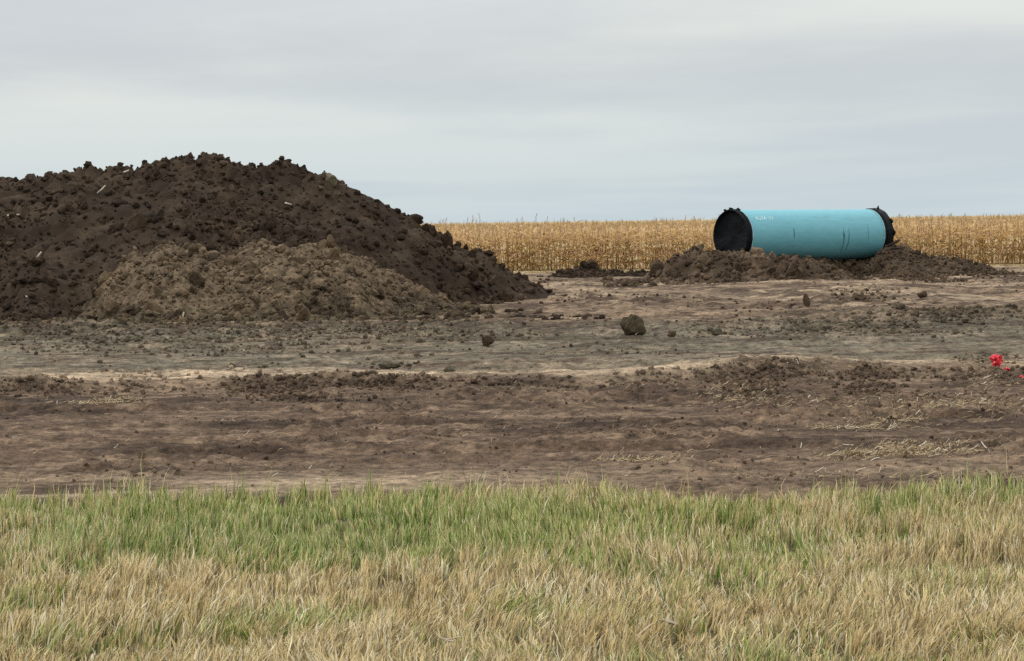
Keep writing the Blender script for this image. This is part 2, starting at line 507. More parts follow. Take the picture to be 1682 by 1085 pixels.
# ------------------------------------------------------------------ heaps of earth
def crest_from(pts, d, drop=0.0):
    """silhouette points in the picture -> (x, z) at distance d"""
    q = [at(px, py, d) for px, py in pts]
    return np.array([p.x for p in q]), np.array([p.z - drop for p in q])
def heap_tone(x, y):
    up = lobe_z(x, y) - pile_z(x, y)
    m_ = ss(0.0, 0.75, up + 1.7 * (fbm(x / 1.1, y / 1.4, 131, 5, 0.65) - 0.42))
    low = ss(0.0, 0.6, lobe_z(x, y) - ground_z(x, y))
    d_ = np.array((0.040, 0.0255, 0.016)); l_ = np.array((0.122, 0.086, 0.053)); o_ = np.array((0.098, 0.076, 0.045))
    q = fbm(x / 0.4, y / 0.5, 132, 4, 0.65)
    c = lerp(np.broadcast_to(d_, np.shape(x) + (3,)), l_, m_)
    c = lerp(c, o_, 0.6 * (1 - low))
    return c * (0.55 + 0.9 * q)[..., None]
def heap(name, label, zf, xr, yr, dx, dy, mat, matc, n_soup, n_parts, smin, smax, rng, bias=None, floor=None, smooth=True, tonef=None):
    xs = np.arange(xr[0], xr[1] + dx, dx); yv = np.arange(yr[0], yr[1] + dy, dy)
    Xh, Yh = np.meshgrid(xs, yv)
    Zh = zf(Xh, Yh)
    Gh = ground_z(Xh, Yh) if floor is None else floor(Xh, Yh)
    keep = Zh > Gh - 0.03
    Fq = grid_faces(*Xh.shape)
    Fq = Fq[keep.ravel()[Fq].any(1)]
    used = np.zeros(Xh.size, bool); used[Fq.ravel()] = True
    re = np.cumsum(used) - 1
    Vv = np.stack([Xh, Yh, Zh], -1).reshape(-1, 3)[used]
    org = Vector((float(np.mean(xr)), float(np.mean(yr)), 0.0))
    root = empty(name, org)
    tag(root, label, 'dirt pile')
    o3 = np.array(org)
    obj('packed_earth', mesh_np('packed_earth', Vv - o3, [re[Fq]], mat, smooth, None if tonef is None else tonef(Vv[:, 0].astype(float), Vv[:, 1].astype(float))), root)
    # clods lying on it
    n = n_soup * 6
    px = rng.uniform(*xr, n); py = rng.uniform(*yr, n)
    pz = zf(px, py)
    ok = pz > ground_z(px, py) - 0.02
    if bias is not None:
        ok &= rng.random(n) < bias(px, py)
    px, py, pz = px[ok][:n_soup], py[ok][:n_soup], pz[ok][:n_soup]
    s = smin * (smax * 0.5 / smin) ** (rng.random(len(px)) ** 2.6)
    V, Fc, tn = clod_soup(np.stack([px, py, pz + 0.25 * s], -1) - o3, s, rng, SH_S, None if tonef is None else tonef(px, py))
    tag(obj('crumbled_clods', mesh_np('crumbled_clods', V, [Fc], matc if tonef is None else M_loose, False, tn), root), kind='stuff')
    if n_parts:
        ms = clod_meshes(matc, name)
        ms2 = clod_meshes(M_darkc, name) if tonef is not None else ms
        n = n_parts * 12
        px = rng.uniform(*xr, n); py = rng.uniform(*yr, n); pz = zf(px, py)
        ok = pz > ground_z(px, py) + 0.02
        # only the side turned to the road, and inside the stretch that shows
        hx = zf(px, py + 0.6) - zf(px, py - 0.6)
        ok &= (hx > -0.25) & (np.abs(px / py) < 0.195)
        if bias is not None:
            ok &= rng.random(n) < bias(px, py)
        px, py, pz = px[ok][:n_parts], py[ok][:n_parts], pz[ok][:n_parts]
        for k in range(len(px)):
            s = smax * (0.36 + 0.64 * rng.random() ** 4)
            mm = ms
            if tonef is not None and float(tonef(px[k:k + 1], py[k:k + 1])[0, 0]) < 0.085:
                mm = ms2
            if name == 'dirt_pile' and pz[k] > 0.55 * 4.5 and py[k] > 77.5:
                s *= 0.6
            c = obj('clod', mm[int(rng.integers(len(mm)))], root)
            c.location = (px[k] - o3[0], py[k] - o3[1], pz[k] + 0.08 * s)
            c.rotation_euler = tuple(rng.uniform(0, 6.28, 3))
            c.scale = (s * rng.uniform(0.9, 1.5), s * rng.uniform(0.7, 1.1), s * rng.uniform(0.45, 1.0))
    return root

def toe(z, g, k=0.32):
    q = z - g
    return np.where(q < k, k * np.exp(np.clip((q - k) / k, -6, 0)), q) + g - 0.07
SIL = [(-700, 520), (-520, 440), (-380, 370), (-200, 318), (-90, 292), (0, 288), (40, 286), (75, 292), (110, 283), (150, 275), (200, 274), (250, 267), (290, 260),
       (330, 254), (370, 262), (410, 270), (445, 266), (470, 266), (500, 278), (545, 294), (600, 309), (640, 332), (690, 362), (720, 380),
       (760, 404), (800, 413), (830, 434), (860, 453), (890, 466), (915, 482)]
PILE_D = 80.0
pcx, pcz = crest_from(SIL, PILE_D)
def pile_z(x, y):
    yc = PILE_D + 1.0 * (fbm(x / 4, x * 0, 71, 2) - 0.5) + 0.25 * np.clip(x + 4, 0, 9)
    h = np.interp(x, pcx, pcz) - 0.16
    h = np.clip(h, -0.6, None)
    t = np.abs(y - yc)
    slope = np.where(y < yc, 0.46, 0.55) * (1 + 0.35 * (fbm(x / 2.6, y / 5, 72, 3) - 0.5))
    fall = np.sqrt((t * slope) ** 2 + 0.10) - 0.316
    z = toe(h - fall, 0.0)
    rgh = 0.58 + 0.70 * ss(0.38, 0.60, fbm(x / 1.9, y / 2.6, 78, 3))
    fade = np.clip(z / 0.6, 0, 1)
    front = ss(0.3, 2.0, t)
    z = z + front * fade * 0.55 * (fbm(x / 1.7, y / 2.4, 73, 4) - 0.5)
    z = z + rgh * (0.25 + 0.75 * fade) * (0.26 * (lumps(x / 0.55, y / 0.6, 74) - 0.35) + 0.19 * lumps(x / 0.24, y / 0.27, 75) + 0.09 * lumps(x / 0.11, y / 0.13, 76))
    z = z + 0.10 * (fbm(x / 0.5, y / 0.5, 77, 4) - 0.5)
    return z
heap('dirt_pile', 'tallest long heap of dark brown earth on the left of the strip', pile_z, (-31, 2.2), (66, 96), 0.075, 0.10,
     M_dark, M_darkc, 10000, 295, 0.04, 0.31, np.random.default_rng(11), bias=lambda x, y: np.where(y < 83, 1.0, 0.25) * (0.5 + 0.5 * ss(0.38, 0.60, fbm(x / 1.9, y / 2.6, 78, 3))))
LOBE = [(50, 560), (95, 530), (135, 500), (152, 478), (185, 446), (215, 420), (260, 405), (330, 408), (378, 428), (430, 405), (500, 398), (560, 405), (600, 425), (650, 458), (700, 490), (750, 512), (800, 528), (850, 548)]
LOBE_D = 72.6
lcx, lcz = crest_from(LOBE, LOBE_D)
def lobe_z(x, y):
    h = np.interp(x, lcx, lcz) - 0.05
    h = np.clip(h, -0.5, None) + 0.5 * (fbm(x / 1.1, x * 0 + 3, 81, 3) - 0.5)
    yc = LOBE_D + 1.0 * (fbm(x / 1.4, x * 0 + 7, 80, 3) - 0.5)
    t = np.abs(y - yc)
    slope = np.where(y < yc, 0.40, 0.15) * (1 + 0.35 * (fbm(x / 1.8, y / 3, 82, 3) - 0.5))
    z = toe(h - (np.sqrt((t * slope) ** 2 + 0.05) - 0.2236), 0.0, 0.4)
    rgh = 0.45 + 0.75 * ss(0.36, 0.60, fbm(x / 1.3, y / 1.8, 87, 3))
    fade = np.clip(z / 0.4, 0, 1)
    z = z + fade * 0.34 * (fbm(x / 1.2, y / 1.6, 83, 3) - 0.5)
    z = z + rgh * (0.3 + 0.7 * fade) * (0.23 * (lumps(x / 0.42, y / 0.45, 84) - 0.35) + 0.15 * lumps(x / 0.19, y / 0.22, 85) + 0.05 * lumps(x / 0.09, y / 0.1, 86))
    return z
heap('dirt_pile', 'lower heap of lighter tan clay clods spilled against the dark pile', lobe_z, (-13.5, -0.5), (65.5, 78), 0.06, 0.085,
     M_ground, M_litec, 5500, 285, 0.035, 0.30, np.random.default_rng(12), tonef=heap_tone)

MLS = [(1040, 475), (1068, 462), (1085, 446), (1110, 428), (1130, 416), (1150, 411), (1180, 408), (1210, 411), (1240, 414), (1270, 417), (1300, 420), (1330, 428), (1360, 439), (1390, 446), (1415, 458), (1445, 475)]
ML_D = 95.2
mlx, mlz = crest_from(MLS, ML_D)
def bumpy(x, y, z, sd, a=1.0):
    fade = np.clip((z - 0.15) / 0.4, 0, 1)
    z = z + a * fade * 0.22 * (fbm(x / 0.9, y / 1.2, sd, 3) - 0.5)
    return z + a * (0.3 + 0.7 * fade) * (0.17 * (lumps(x / 0.4, y / 0.45, sd + 1) - 0.3) + 0.10 * lumps(x / 0.2, y / 0.22, sd + 2) + 0.05 * lumps(x / 0.1, y / 0.11, sd + 3))
pn = at(1201, 387, 97.0); pf = at(1432, 384, 101.1)
PNX, PNY = pn.x, pn.y
PAX, PAY = (pf.x - pn.x) / math.hypot(pf.x - pn.x, pf.y - pn.y), (pf.y - pn.y) / math.hypot(pf.x - pn.x, pf.y - pn.y)
def mound_l(x, y):
    h = np.interp(x, mlx, mlz) - 0.12 + 0.25 * (fbm(x / 0.8, x * 0 + 5, 92, 3) - 0.5)
    t = np.abs(y - ML_D)
    s = np.where(y < ML_D, 0.52, 0.20)
    z = toe(h - (np.sqrt((t * s) ** 2 + 0.04) - 0.2), 0.2)
    z = np.where(y > ML_D + 1.6, np.minimum(z, 0.86), z)
    # bed of earth the pipe was set down on
    qx, qy = x - PNX, y - PNY
    al = qx * PAX + qy * PAY; ac = np.abs(-qx * PAY + qy * PAX)
    bed = 0.80 - 0.55 * np.clip(ac - 0.35, 0, None) - 0.7 * np.clip(-al - 0.3, 0, None) - 0.7 * np.clip(al - 7.0, 0, None) - 0.30 * gau(al, 5.2, 0.8)
    sc_ = -qx * PAY + qy * PAX
    bed = np.maximum(bed, 0.98 - 1.1 * np.abs(sc_ - 1.0) - 0.8 * np.clip(2.5 - al, 0, None) - 0.8 * np.clip(al - 7.2, 0, None))
    z = np.maximum(z, bed)
    return bumpy(x, y, z, 91, 1.5)
heap('dirt_mound', 'dark clod mound holding up the near end of the blue pipe', mound_l, (3.2, 15.5), (91, 104.5), 0.06, 0.08,
     M_mid, M_midc, 3000, 170, 0.05, 0.32, np.random.default_rng(13))
MRS = [(1385, 470), (1405, 455), (1425, 438), (1442, 422), (1455, 411), (1475, 405), (1500, 411), (1530, 421), (1560, 421), (1600, 427), (1630, 437), (1652, 448), (1690, 462)]
MR_D = 99.6
mrx, mrz = crest_from(MRS, MR_D)
def mound_r(x, y):
    h = np.interp(x, mrx, mrz) - 0.10
    t = np.abs(y - MR_D)
    s = np.where(y < MR_D, 0.30, 0.35)
    z = toe(h - (np.sqrt((t * s) ** 2 + 0.04) - 0.2), 0.2)
    return bumpy(x, y, z, 101, 1.3)
heap('dirt_mound', 'brown earth mound with sticks beside the far end of the pipe', mound_r, (11.0, 19.5), (92, 104), 0.06, 0.08,
     M_mid, M_midc, 2400, 110, 0.04, 0.2, np.random.default_rng(14))
BS = [(850, 470), (880, 458), (900, 455), (920, 443), (950, 437), (985, 440), (1000, 443), (1030, 444), (1060, 442), (1085, 446), (1110, 458), (1140, 470)]
B_D = 106.0
bsx, bsz = crest_from(BS, B_D)
def berm(x, y):
    h = np.interp(x, bsx, bsz) - 0.04
    t = np.abs(y - B_D)
    z = toe(h - (np.sqrt((t * 0.36) ** 2 + 0.02) - 0.1414), 0.2, 0.2)
    return bumpy(x, y, z, 111, 0.8)
heap('dirt_berm', 'low berm of dark clods between the pile and the pipe mound', berm, (0.0, 7.5), (102.5, 110), 0.07, 0.09,
     M_dark, M_darkc, 1000, 60, 0.04, 0.2, np.random.default_rng(15))

# ------------------------------------------------------------------ single clods on the strip
def single(px, py_base, w_px, h_px, mat, label, shape, rz=0.0, z=None, d=None, sink=0.12, cat='clod', group=None):
    if d is None:
        p = on_plane(px, py_base, 0.03)
        p = on_plane(px, py_base, gz1(p.x, p.y)) if z is None else on_plane(px, py_base, z)
    else:
        p = at(px, py_base, d)
    sc = p.y / F_PX
    V, Fc = clod_shape(ICO3, shape, 0.36)
    lo, hi = V.min(0), V.max(0)
    V = (V - (lo + hi) / 2) / (hi - lo)
    V = V * np.array([w_px * sc, w_px * sc * 0.85, h_px * sc * (1 + sink)])
    V[:, 2] -= V[:, 2].min() + h_px * sc * sink
    if rz:
        c, s = math.cos(rz), math.sin(rz)
        V[:, :2] = V[:, :2] @ np.array([[c, s], [-s, c]])
    o = obj('dirt_clod', mesh_np('dirt_clod', V, [Fc], mat, False))
    o.location = p
    return tag(o, label, cat, group)
GC = 'loose clods lying on the graded strip'
single(1040, 553, 44, 38, M_dolive, 'largest rounded olive clod sitting alone on the graded strip', 402, group=GC)
single(802, 567, 22, 18, M_mid, 'dark squarish clod on the strip below the right foot of the pile', 405, group=GC)
single(1325, 502, 13, 21, M_mid, 'upright narrow clod on the pale ground below the pipe', 407, group=GC)
single(1103, 553, 16, 11, M_mid, 'small flat clod just right of the largest olive clod', 411, group=GC)
single(1178, 552, 20, 13, M_olive, 'low clod at the left end of the right hand lump row', 413, group=GC)
single(1412, 494, 24, 14, M_mid, 'wide dark clod on the pale ground below the pipe gap', 417, group=GC)
single(1515, 488, 18, 11, M_mid, 'dark clod below the right earth mound', 419, group=GC)
single(640, 606, 40, 14, M_olive, 'long low olive clod in the grey band under the tan heap', 421, group=GC)
single(738, 612, 22, 12, M_olive, 'small olive clod right of the long low one', 425, group=GC)
single(1434, 670, 34, 8, M_dark, 'flat dark slab of soil beside the straw on the right', 427, group=GC)
single(971, 446, 27, 20, M_dark, 'pointed dark clod standing on top of the low berm', 431, d=105.9, sink=0.3)
single(544, 303, 22, 20, M_olive, 'pale olive clod perched on the right shoulder of the dark pile', 433, d=79.6, sink=0.4)
single(706, 386, 22, 20, M_dark, 'blocky dark clod on the lower right skyline of the pile', 437, d=79.8, sink=0.9)
single(733, 402, 22, 24, M_dark, 'tall dark clod where the pile skyline meets the corn', 439, d=79.8, sink=0.9)
single(1082, 452, 34, 28, M_mid, 'slanted brown slab leaning at the left end of the pipe mound', 441, d=95.5, sink=0.3)

# loose crumbs in rows and patches on the strip
cl_rng = np.random.default_rng(21)
P, S, T = [], [], []
def patch(px, py, rx, ry, n, smax, col):
    for _ in range(n):
        a, b = cl_rng.normal(0, 0.5), cl_rng.normal(0, 0.5)
        p = on_plane(px + a * rx, min(max(py + b * ry, 430), 812), 0.0)
        if p.y < GRASS_EDGE + 0.6:
            continue
        s = 0.015 + smax * cl_rng.random() ** 3
        P.append((p.x, p.y, 0)); S.append(s); T.append(col)
dk, ol, br = (0.052, 0.034, 0.023), (0.082, 0.070, 0.045), (0.095, 0.065, 0.044)
for a in [(1620, 605, 60, 12, 450, 0.08, ol), (1245, 638, 60, 13, 520, 0.085, dk), (1430, 642, 45, 10, 320, 0.085, ol), (1560, 650, 140, 8, 120, 0.06, dk),
          (480, 655, 110, 6, 420, 0.055, dk), (420, 612, 60, 12, 110, 0.09, ol), (220, 625, 90, 12, 120, 0.08, br), (640, 604, 60, 14, 110, 0.08, ol),
          (300, 555, 340, 28, 3600, 0.11, ol), (600, 545, 220, 26, 1500, 0.11, br), (1350, 542, 260, 14, 2000, 0.10, ol), (1560, 522, 130, 13, 1100, 0.13, ol), (80, 545, 120, 20, 700, 0.1, ol),
          (800, 560, 120, 12, 140, 0.10, dk), (1010, 575, 200, 10, 160, 0.06, ol), (960, 495, 70, 14, 120, 0.10, dk), (1430, 490, 80, 9, 420, 0.12, dk), (1600, 470, 120, 12, 320, 0.10, dk), (1100, 500, 160, 8, 260, 0.09, br),
          (1280, 510, 120, 12, 160, 0.09, br), (1640, 460, 60, 14, 120, 0.10, dk), (800, 690, 800, 50, 350, 0.024, br), (800, 720, 800, 60, 400, 0.018, br),
          (1000, 590, 700, 26, 180, 0.03, ol), (700, 650, 700, 16, 300, 0.04, dk), (900, 530, 300, 20, 200, 0.06, br), (60, 640, 120, 18, 140, 0.06, br), (1200, 475, 200, 8, 160, 0.1, dk), (860, 488, 60, 14, 300, 0.12, dk), (720, 520, 90, 12, 350, 0.11, dk), (900, 470, 40, 10, 120, 0.12, br), (120, 530, 140, 10, 500, 0.12, dk)]:
    patch(*a)
P = np.array(P); S = np.array(S); T = np.array(T)
lx = cl_rng.uniform(-8.5, 8.5, 3600)
_, lrc, lrm = masks(lx, lx * 0 + 39.3)
ly = lrc + cl_rng.normal(-0.25, 0.33, len(lx))
kq = cl_rng.random(len(lx)) < 0.05 + 0.9 * lrm
lx, ly = lx[kq], ly[kq]
tx_ = cl_rng.uniform(-0.2, 0.2, 3000); ty_ = 24.3 + 16 * cl_rng.random(3000) ** 1.2; tx_ = tx_ * ty_
kq = cl_rng.random(3000) < 0.15 + 0.85 * ss(0.42, 0.62, fbm(tx_ / 1.9, ty_ / 2.2, 45, 4))
tx_, ty_ = tx_[kq], ty_[kq]
P = np.concatenate([P, np.stack([lx, ly, lx * 0], -1), np.stack([tx_, ty_, tx_ * 0], -1)])
S = np.concatenate([S, 0.02 + 0.075 * cl_rng.random(len(lx)) ** 2.5, 0.012 + 0.04 * cl_rng.random(len(tx_)) ** 3])
T = np.concatenate([T, np.tile(dk, (len(lx), 1)), np.tile(dk, (len(tx_), 1))])
P[:, 2] = ground_z(P[:, 0], P[:, 1]) + 0.15 * S
T = 0.15 * T + 0.85 * ground_tone(P[:, 0], P[:, 1]) * 0.9
S = S * 0.68
V, Fc, tn = clod_soup(P, S, cl_rng, SH_S, T)
tag(obj('soil_crumbs', mesh_np('soil_crumbs', V, [Fc], M_loose, False, tn)), 'loose crumbs of earth scattered over the graded strip', 'crumbs', kind='stuff')

# ------------------------------------------------------------------ pipe
PR = 0.915
ax = Vector((pf.x - pn.x, pf.y - pn.y, 0)); PL = ax.length; ax.normalize()
zc = (pn.z + pf.z) / 2 + 0.0
pipe = empty('water_pipe', ((pn.x + pf.x) / 2, (pn.y + pf.y) / 2, zc - PR))
pipe.rotation_euler = (0, math.atan2(pn.z - pf.z, PL) , math.atan2(ax.y, ax.x))
tag(pipe, 'large blue green coated pipe with black wrapped ends lying on earth mounds', 'pipe')
mt, t, b = material('blue green epoxy coat')
n, l = t.nodes, t.links
tcn = n.new('ShaderNodeTexCoord')
mp = n.new('ShaderNodeMapping'); mp.inputs['Scale'].default_value = (1.2, 6, 6)
l.new(tcn.outputs['Object'], mp.inputs[0])
z1 = n.new('ShaderNodeTexNoise'); z1.inputs['Scale'].default_value = 1.4; z1.inputs['Detail'].default_value = 6; z1.inputs['Roughness'].default_value = 0.65
l.new(mp.outputs[0], z1.inputs['Vector'])
rp = n.new('ShaderNodeValToRGB')
rp.color_ramp.elements[0].position = 0.3; rp.color_ramp.elements[0].color = (0.122, 0.350, 0.410, 1)
rp.color_ramp.elements[1].position = 0.72; rp.color_ramp.elements[1].color = (0.160, 0.420, 0.480, 1)
l.new(z1.outputs['Fac'], rp.inputs[0])
z3 = n.new('ShaderNodeTexNoise'); z3.inputs['Scale'].default_value = 5.5; z3.inputs['Detail'].default_value = 8; z3.inputs['Roughness'].default_value = 0.7
l.new(tcn.outputs['Object'], z3.inputs['Vector'])
mr = n.new('ShaderNodeMapRange')
mr.inputs['From Min'].default_value = 0.56; mr.inputs['From Max'].default_value = 0.72; mr.inputs['To Max'].default_value = 0.45
l.new(z3.outputs['Fac'], mr.inputs['Value'])
dm = n.new('ShaderNodeMix'); dm.data_type = 'RGBA'
dm.inputs['B'].default_value = (0.16, 0.20, 0.19, 1)        # dried dust on the coat
l.new(mr.outputs[0], dm.inputs['Factor']); l.new(rp.outputs[0], dm.inputs['A'])
l.new(dm.outputs['Result'], b.inputs['Base Color'])
b.inputs['Roughness'].default_value = 0.48
b.inputs['Specular IOR Level'].default_value = 0.35
z2 = n.new('ShaderNodeTexNoise'); z2.inputs['Scale'].default_value = 3.0
l.new(tcn.outputs['Object'], z2.inputs['Vector'])
bp = n.new('ShaderNodeBump'); bp.inputs['Strength'].default_value = 0.12; bp.inputs['Distance'].default_value = 0.05
l.new(z2.outputs['Fac'], bp.inputs['Height']); l.new(bp.outputs[0], b.inputs['Normal'])
M_pipe = mt
def black_plastic():
    mt, t, b = material('black plastic sheet')
    n, l = t.nodes, t.links
    z = n.new('ShaderNodeTexNoise'); z.inputs['Scale'].default_value = 3.5; z.inputs['Detail'].default_value = 5
    g = n.new('ShaderNodeTexCoord'); l.new(g.outputs['Object'], z.inputs['Vector'])
    rp = n.new('ShaderNodeValToRGB')
    rp.color_ramp.elements[0].color = (0.004, 0.005, 0.006, 1); rp.color_ramp.elements[1].color = (0.010, 0.011, 0.014, 1)
    l.new(z.outputs['Fac'], rp.inputs[0]); l.new(rp.outputs[0], b.inputs['Base Color'])
    b.inputs['Roughness'].default_value = 0.55
    b.inputs['Specular IOR Level'].default_value = 0.08
    bp = n.new('ShaderNodeBump'); bp.inputs['Strength'].default_value = 0.5; bp.inputs['Distance'].default_value = 0.05
    l.new(z.outputs['Fac'], bp.inputs['Height']); l.new(bp.outputs[0], b.inputs['Normal'])
    return mt
M_black = black_plastic()
M_void = tone_material('dark tear', 0.9, attr=False, col=(0.004, 0.004, 0.004), spec=0.05)
M_edge = tone_material('pale coat edge', 0.6, attr=False, col=(0.34, 0.52, 0.55))
def lathe(name, prof, mat, parent, seg=112, jit=None, smooth=True, close=False):
    """prof: (x, r); revolve about local x through (y=0, z=PR)"""
    pr = np.array(prof); a = np.linspace(0, 2 * math.pi, seg, endpoint=False)
    Xl = np.repeat(pr[:, 0][:, None], seg, 1); Rl = np.repeat(pr[:, 1][:, None], seg, 1); A = np.repeat(a[None], len(pr), 0)
    if jit:
        Xl, Rl = jit(Xl, Rl, A)
    V = np.stack([Xl, Rl * np.sin(A), PR + Rl * np.cos(A)], -1).reshape(-1, 3)
    q = np.arange(len(pr) * seg).reshape(len(pr), seg)
    Fq = np.stack([q[:-1], np.roll(q, -1, 1)[:-1], np.roll(q, -1, 1)[1:], q[1:]], -1).reshape(-1, 4)
    if close:
        Fq = np.concatenate([Fq, np.stack([q[-1], np.roll(q[-1], -1), np.roll(q[0], -1), q[0]], -1)])
    return obj(name, mesh_np(name, V, [Fq], mat, smooth), parent)
H = PL / 2
lathe('barrel', [(-H, PR), (-H + 0.5, PR), (H - 0.5, PR), (H, PR), (H, PR - 0.03), (-H, PR - 0.03)], M_pipe, pipe, seg=160, close=True)
def cover(sgn, seed, fr=1.0, ext=0.0):
    wr = lambda A, f: fbm(np.cos(A) * f + 10, np.sin(A) * f + 10, seed, 3) - 0.5
    def jit(Xl, Rl, A):
        k = Rl / PR
        rr = Rl + np.where(k > 0.985, 0.026 * wr(A, 7) , 0)
        xx = Xl + sgn * 0.05 * np.where(k < 0.97, fbm(Rl * np.cos(A) * 2.4 + 7, Rl * np.sin(A) * 2.4 + 7, seed + 4, 3) - 0.5, 0) * 1.6
        fold = 1 - np.abs(2 * fbm(np.cos(A) * 3.2 + 20, np.sin(A) * 3.2 + 20, seed + 30, 3) - 1)
        xx = xx + sgn * np.where(k < 0.97, 0.035 * (fold - 0.6) * k * k, 0)
        xx = xx + np.where(Rl > PR + 0.022, 0.05 * wr(A, 9), 0)
        return xx, rr
    e = sgn * H
    prof = [(e - sgn * 0.20, PR + 0.006), (e - sgn * 0.17, PR + 0.016), (e - sgn * 0.05, PR + 0.020), (e + sgn * (0.02 + ext), PR + 0.022 + ext * 0.12), (e + sgn * (0.05 + ext), PR + 0.005),
            (e + sgn * (0.045 + ext), PR * 0.965), (e - sgn * 0.02, PR * 0.945), (e - sgn * 0.05, PR * 0.90)] + [(e - sgn * (0.05 + 0.05 * (1 - q ** 2)), PR * q) for q in (0.8, 0.68, 0.55, 0.42, 0.3, 0.18, 0.08, 0.004)]
    c = lathe('end_cover', prof, M_black, pipe, seg=144, jit=jit)
    # strap that ties the sheet on, with the gathered fringe beyond it
    lathe('coat_edge', [(e - sgn * 0.235, PR + 0.0035), (e - sgn * 0.205, PR + 0.0035)], M_edge, c, seg=96)
    lathe('strap', [(e - sgn * 0.11, PR + 0.018), (e - sgn * 0.11, PR + 0.036), (e - sgn * 0.075, PR + 0.036), (e - sgn * 0.075, PR + 0.018)], M_black, c, seg=96, close=True)
    def frj(Xl, Rl, A):
        o = np.clip((Rl - PR - 0.02) / 0.1, 0, 1)
        f = fbm(np.cos(A) * 4.5 + 3, np.sin(A) * 4.5 + 3, seed + 9, 2)
        return Xl + sgn * o * 0.10 * (f - 0.5) , Rl - o * 0.10 + fr * o * (0.16 * np.clip(f - 0.40, 0, 1) * 2)
    if fr > 0:
      lathe('fringe', [(e + sgn * ext - sgn * 0.02, PR + 0.020), (e + sgn * ext + sgn * 0.01, PR + 0.07), (e + sgn * ext + sgn * 0.05, PR + 0.12), (e + sgn * ext + sgn * 0.055, PR + 0.115), (e + sgn * ext + sgn * 0.02, PR + 0.06), (e + sgn * ext - sgn * 0.01, PR + 0.016)], M_black, c, seg=168, jit=frj)
    return c
c1o = cover(-1, 5, 0.0)
c2o = cover(1, 8, 0.4, 0.16)
c1o['label'] = 'black plastic sheet tied over the near end'
c2o['label'] = 'black plastic sheet tied over the far end'
# knots of gathered plastic
def knot(x, ang, s, seed, par, rad=0.03):
    V, Fc = clod_shape(ICO2, seed, 0.6)
    V = V * np.array(s)
    c, q = math.cos(ang), math.sin(ang)
    r = V[:, 2] + PR + rad
    V2 = np.stack([V[:, 0] + x, r * q + V[:, 1] * c, PR + r * c - V[:, 1] * q], -1)
    obj('knot', mesh_np('knot', V2, [Fc], M_black, False), par)
knot(-H + 0.02, 0.05, (0.10, 0.12, 0.075), 51, c1o)
knot(-H - 0.02, 0.30, (0.07, 0.10, 0.075), 52, c1o)
knot(-H + 0.10, -0.28, (0.09, 0.10, 0.08), 53, c1o)
knot(H + 0.12, -0.22, (0.05, 0.06, 0.16), 54, c2o)
knot(H + 0.2, -1.05, (0.06, 0.10, 0.07), 55, c2o)
knot(H + 0.2, -1.5, (0.06, 0.12, 0.08), 56, c2o)
# torn corner in the near sheet
tv = []
nn = 18
for i in range(nn):
    a = 2 * math.pi * i / nn
    rr = 1 + 0.35 * math.sin(3 * a + 1) + 0.15 * math.sin(7 * a)
    tv.append((0, 0.50 + 0.17 * rr * math.cos(a), PR - 0.52 + 0.11 * rr * math.sin(a)))
tvv = np.array(tv + [(p[0] - 0.012, p[1], p[2]) for p in tv]); tvv[:, 0] += -H - 0.035
# outer ring first, thin lip turned outwards
bm = bmesh.new()
bvs = [bm.verts.new(p) for p in tvv]
bm.faces.new(bvs[:nn]); bm.faces.new(bvs[nn:][::-1])
for i in range(nn):
    bm.faces.new((bvs[i], bvs[(i + 1) % nn], bvs[nn + (i + 1) % nn], bvs[nn + i]))
bmesh.ops.recalc_face_normals(bm, faces=bm.faces)
tm = bpy.data.meshes.new('tear'); bm.to_mesh(tm); bm.free(); tm.materials.append(M_void)
obj('tear', tm, c1o)
# scuffs: bands scraped round the coat; phi from the top towards the road (local -y)
def wrap(s, phi, r=PR + 0.004):
    return (s, -r * math.sin(phi), PR + r * math.cos(phi))
M_scuff = tone_material('scraped coat', 0.7, attr=False, col=(0.045, 0.150, 0.185))
def scuff(s0, s1, p0, p1, wd, seed):
    k = 14; V = []
    rr = random.Random(seed)
    for i in range(k):
        f = i / (k - 1)
        wdt = wd * (math.sin(math.pi * min(max(f, 0.03), 0.97)) ** 0.6) * rr.uniform(0.5, 1.1)
        s = s0 + (s1 - s0) * f + rr.uniform(-0.006, 0.006)
        ph = p0 + (p1 - p0) * f
        V += [wrap(s - wdt / 2, ph), wrap(s + wdt / 2, ph)]
    a = np.arange(2 * k).reshape(k, 2)
    Fq = np.stack([a[:-1, 0], a[:-1, 1], a[1:, 1], a[1:, 0]], -1)
    obj('scuff_mark', mesh_np('scuff_mark', np.array(V), [Fq], M_scuff, True), pipe)
def s_at(px):            # picture column of the ring's front edge -> place along the pipe
    return -H + (px - 1226.0) / (1457.0 - 1226.0) * PL
scuff(s_at(1299), s_at(1299), 1.30, 1.72, 0.055, 1)
scuff(s_at(1380), s_at(1381), 1.48, 1.72, 0.10, 2)
scuff(s_at(1380), s_at(1382), 1.30, 2.35, 0.045, 3)
scuff(s_at(1389), s_at(1389), 1.32, 2.30, 0.05, 4)
scuff(s_at(1421), s_at(1422), 1.2, 1.9, 0.02, 5)
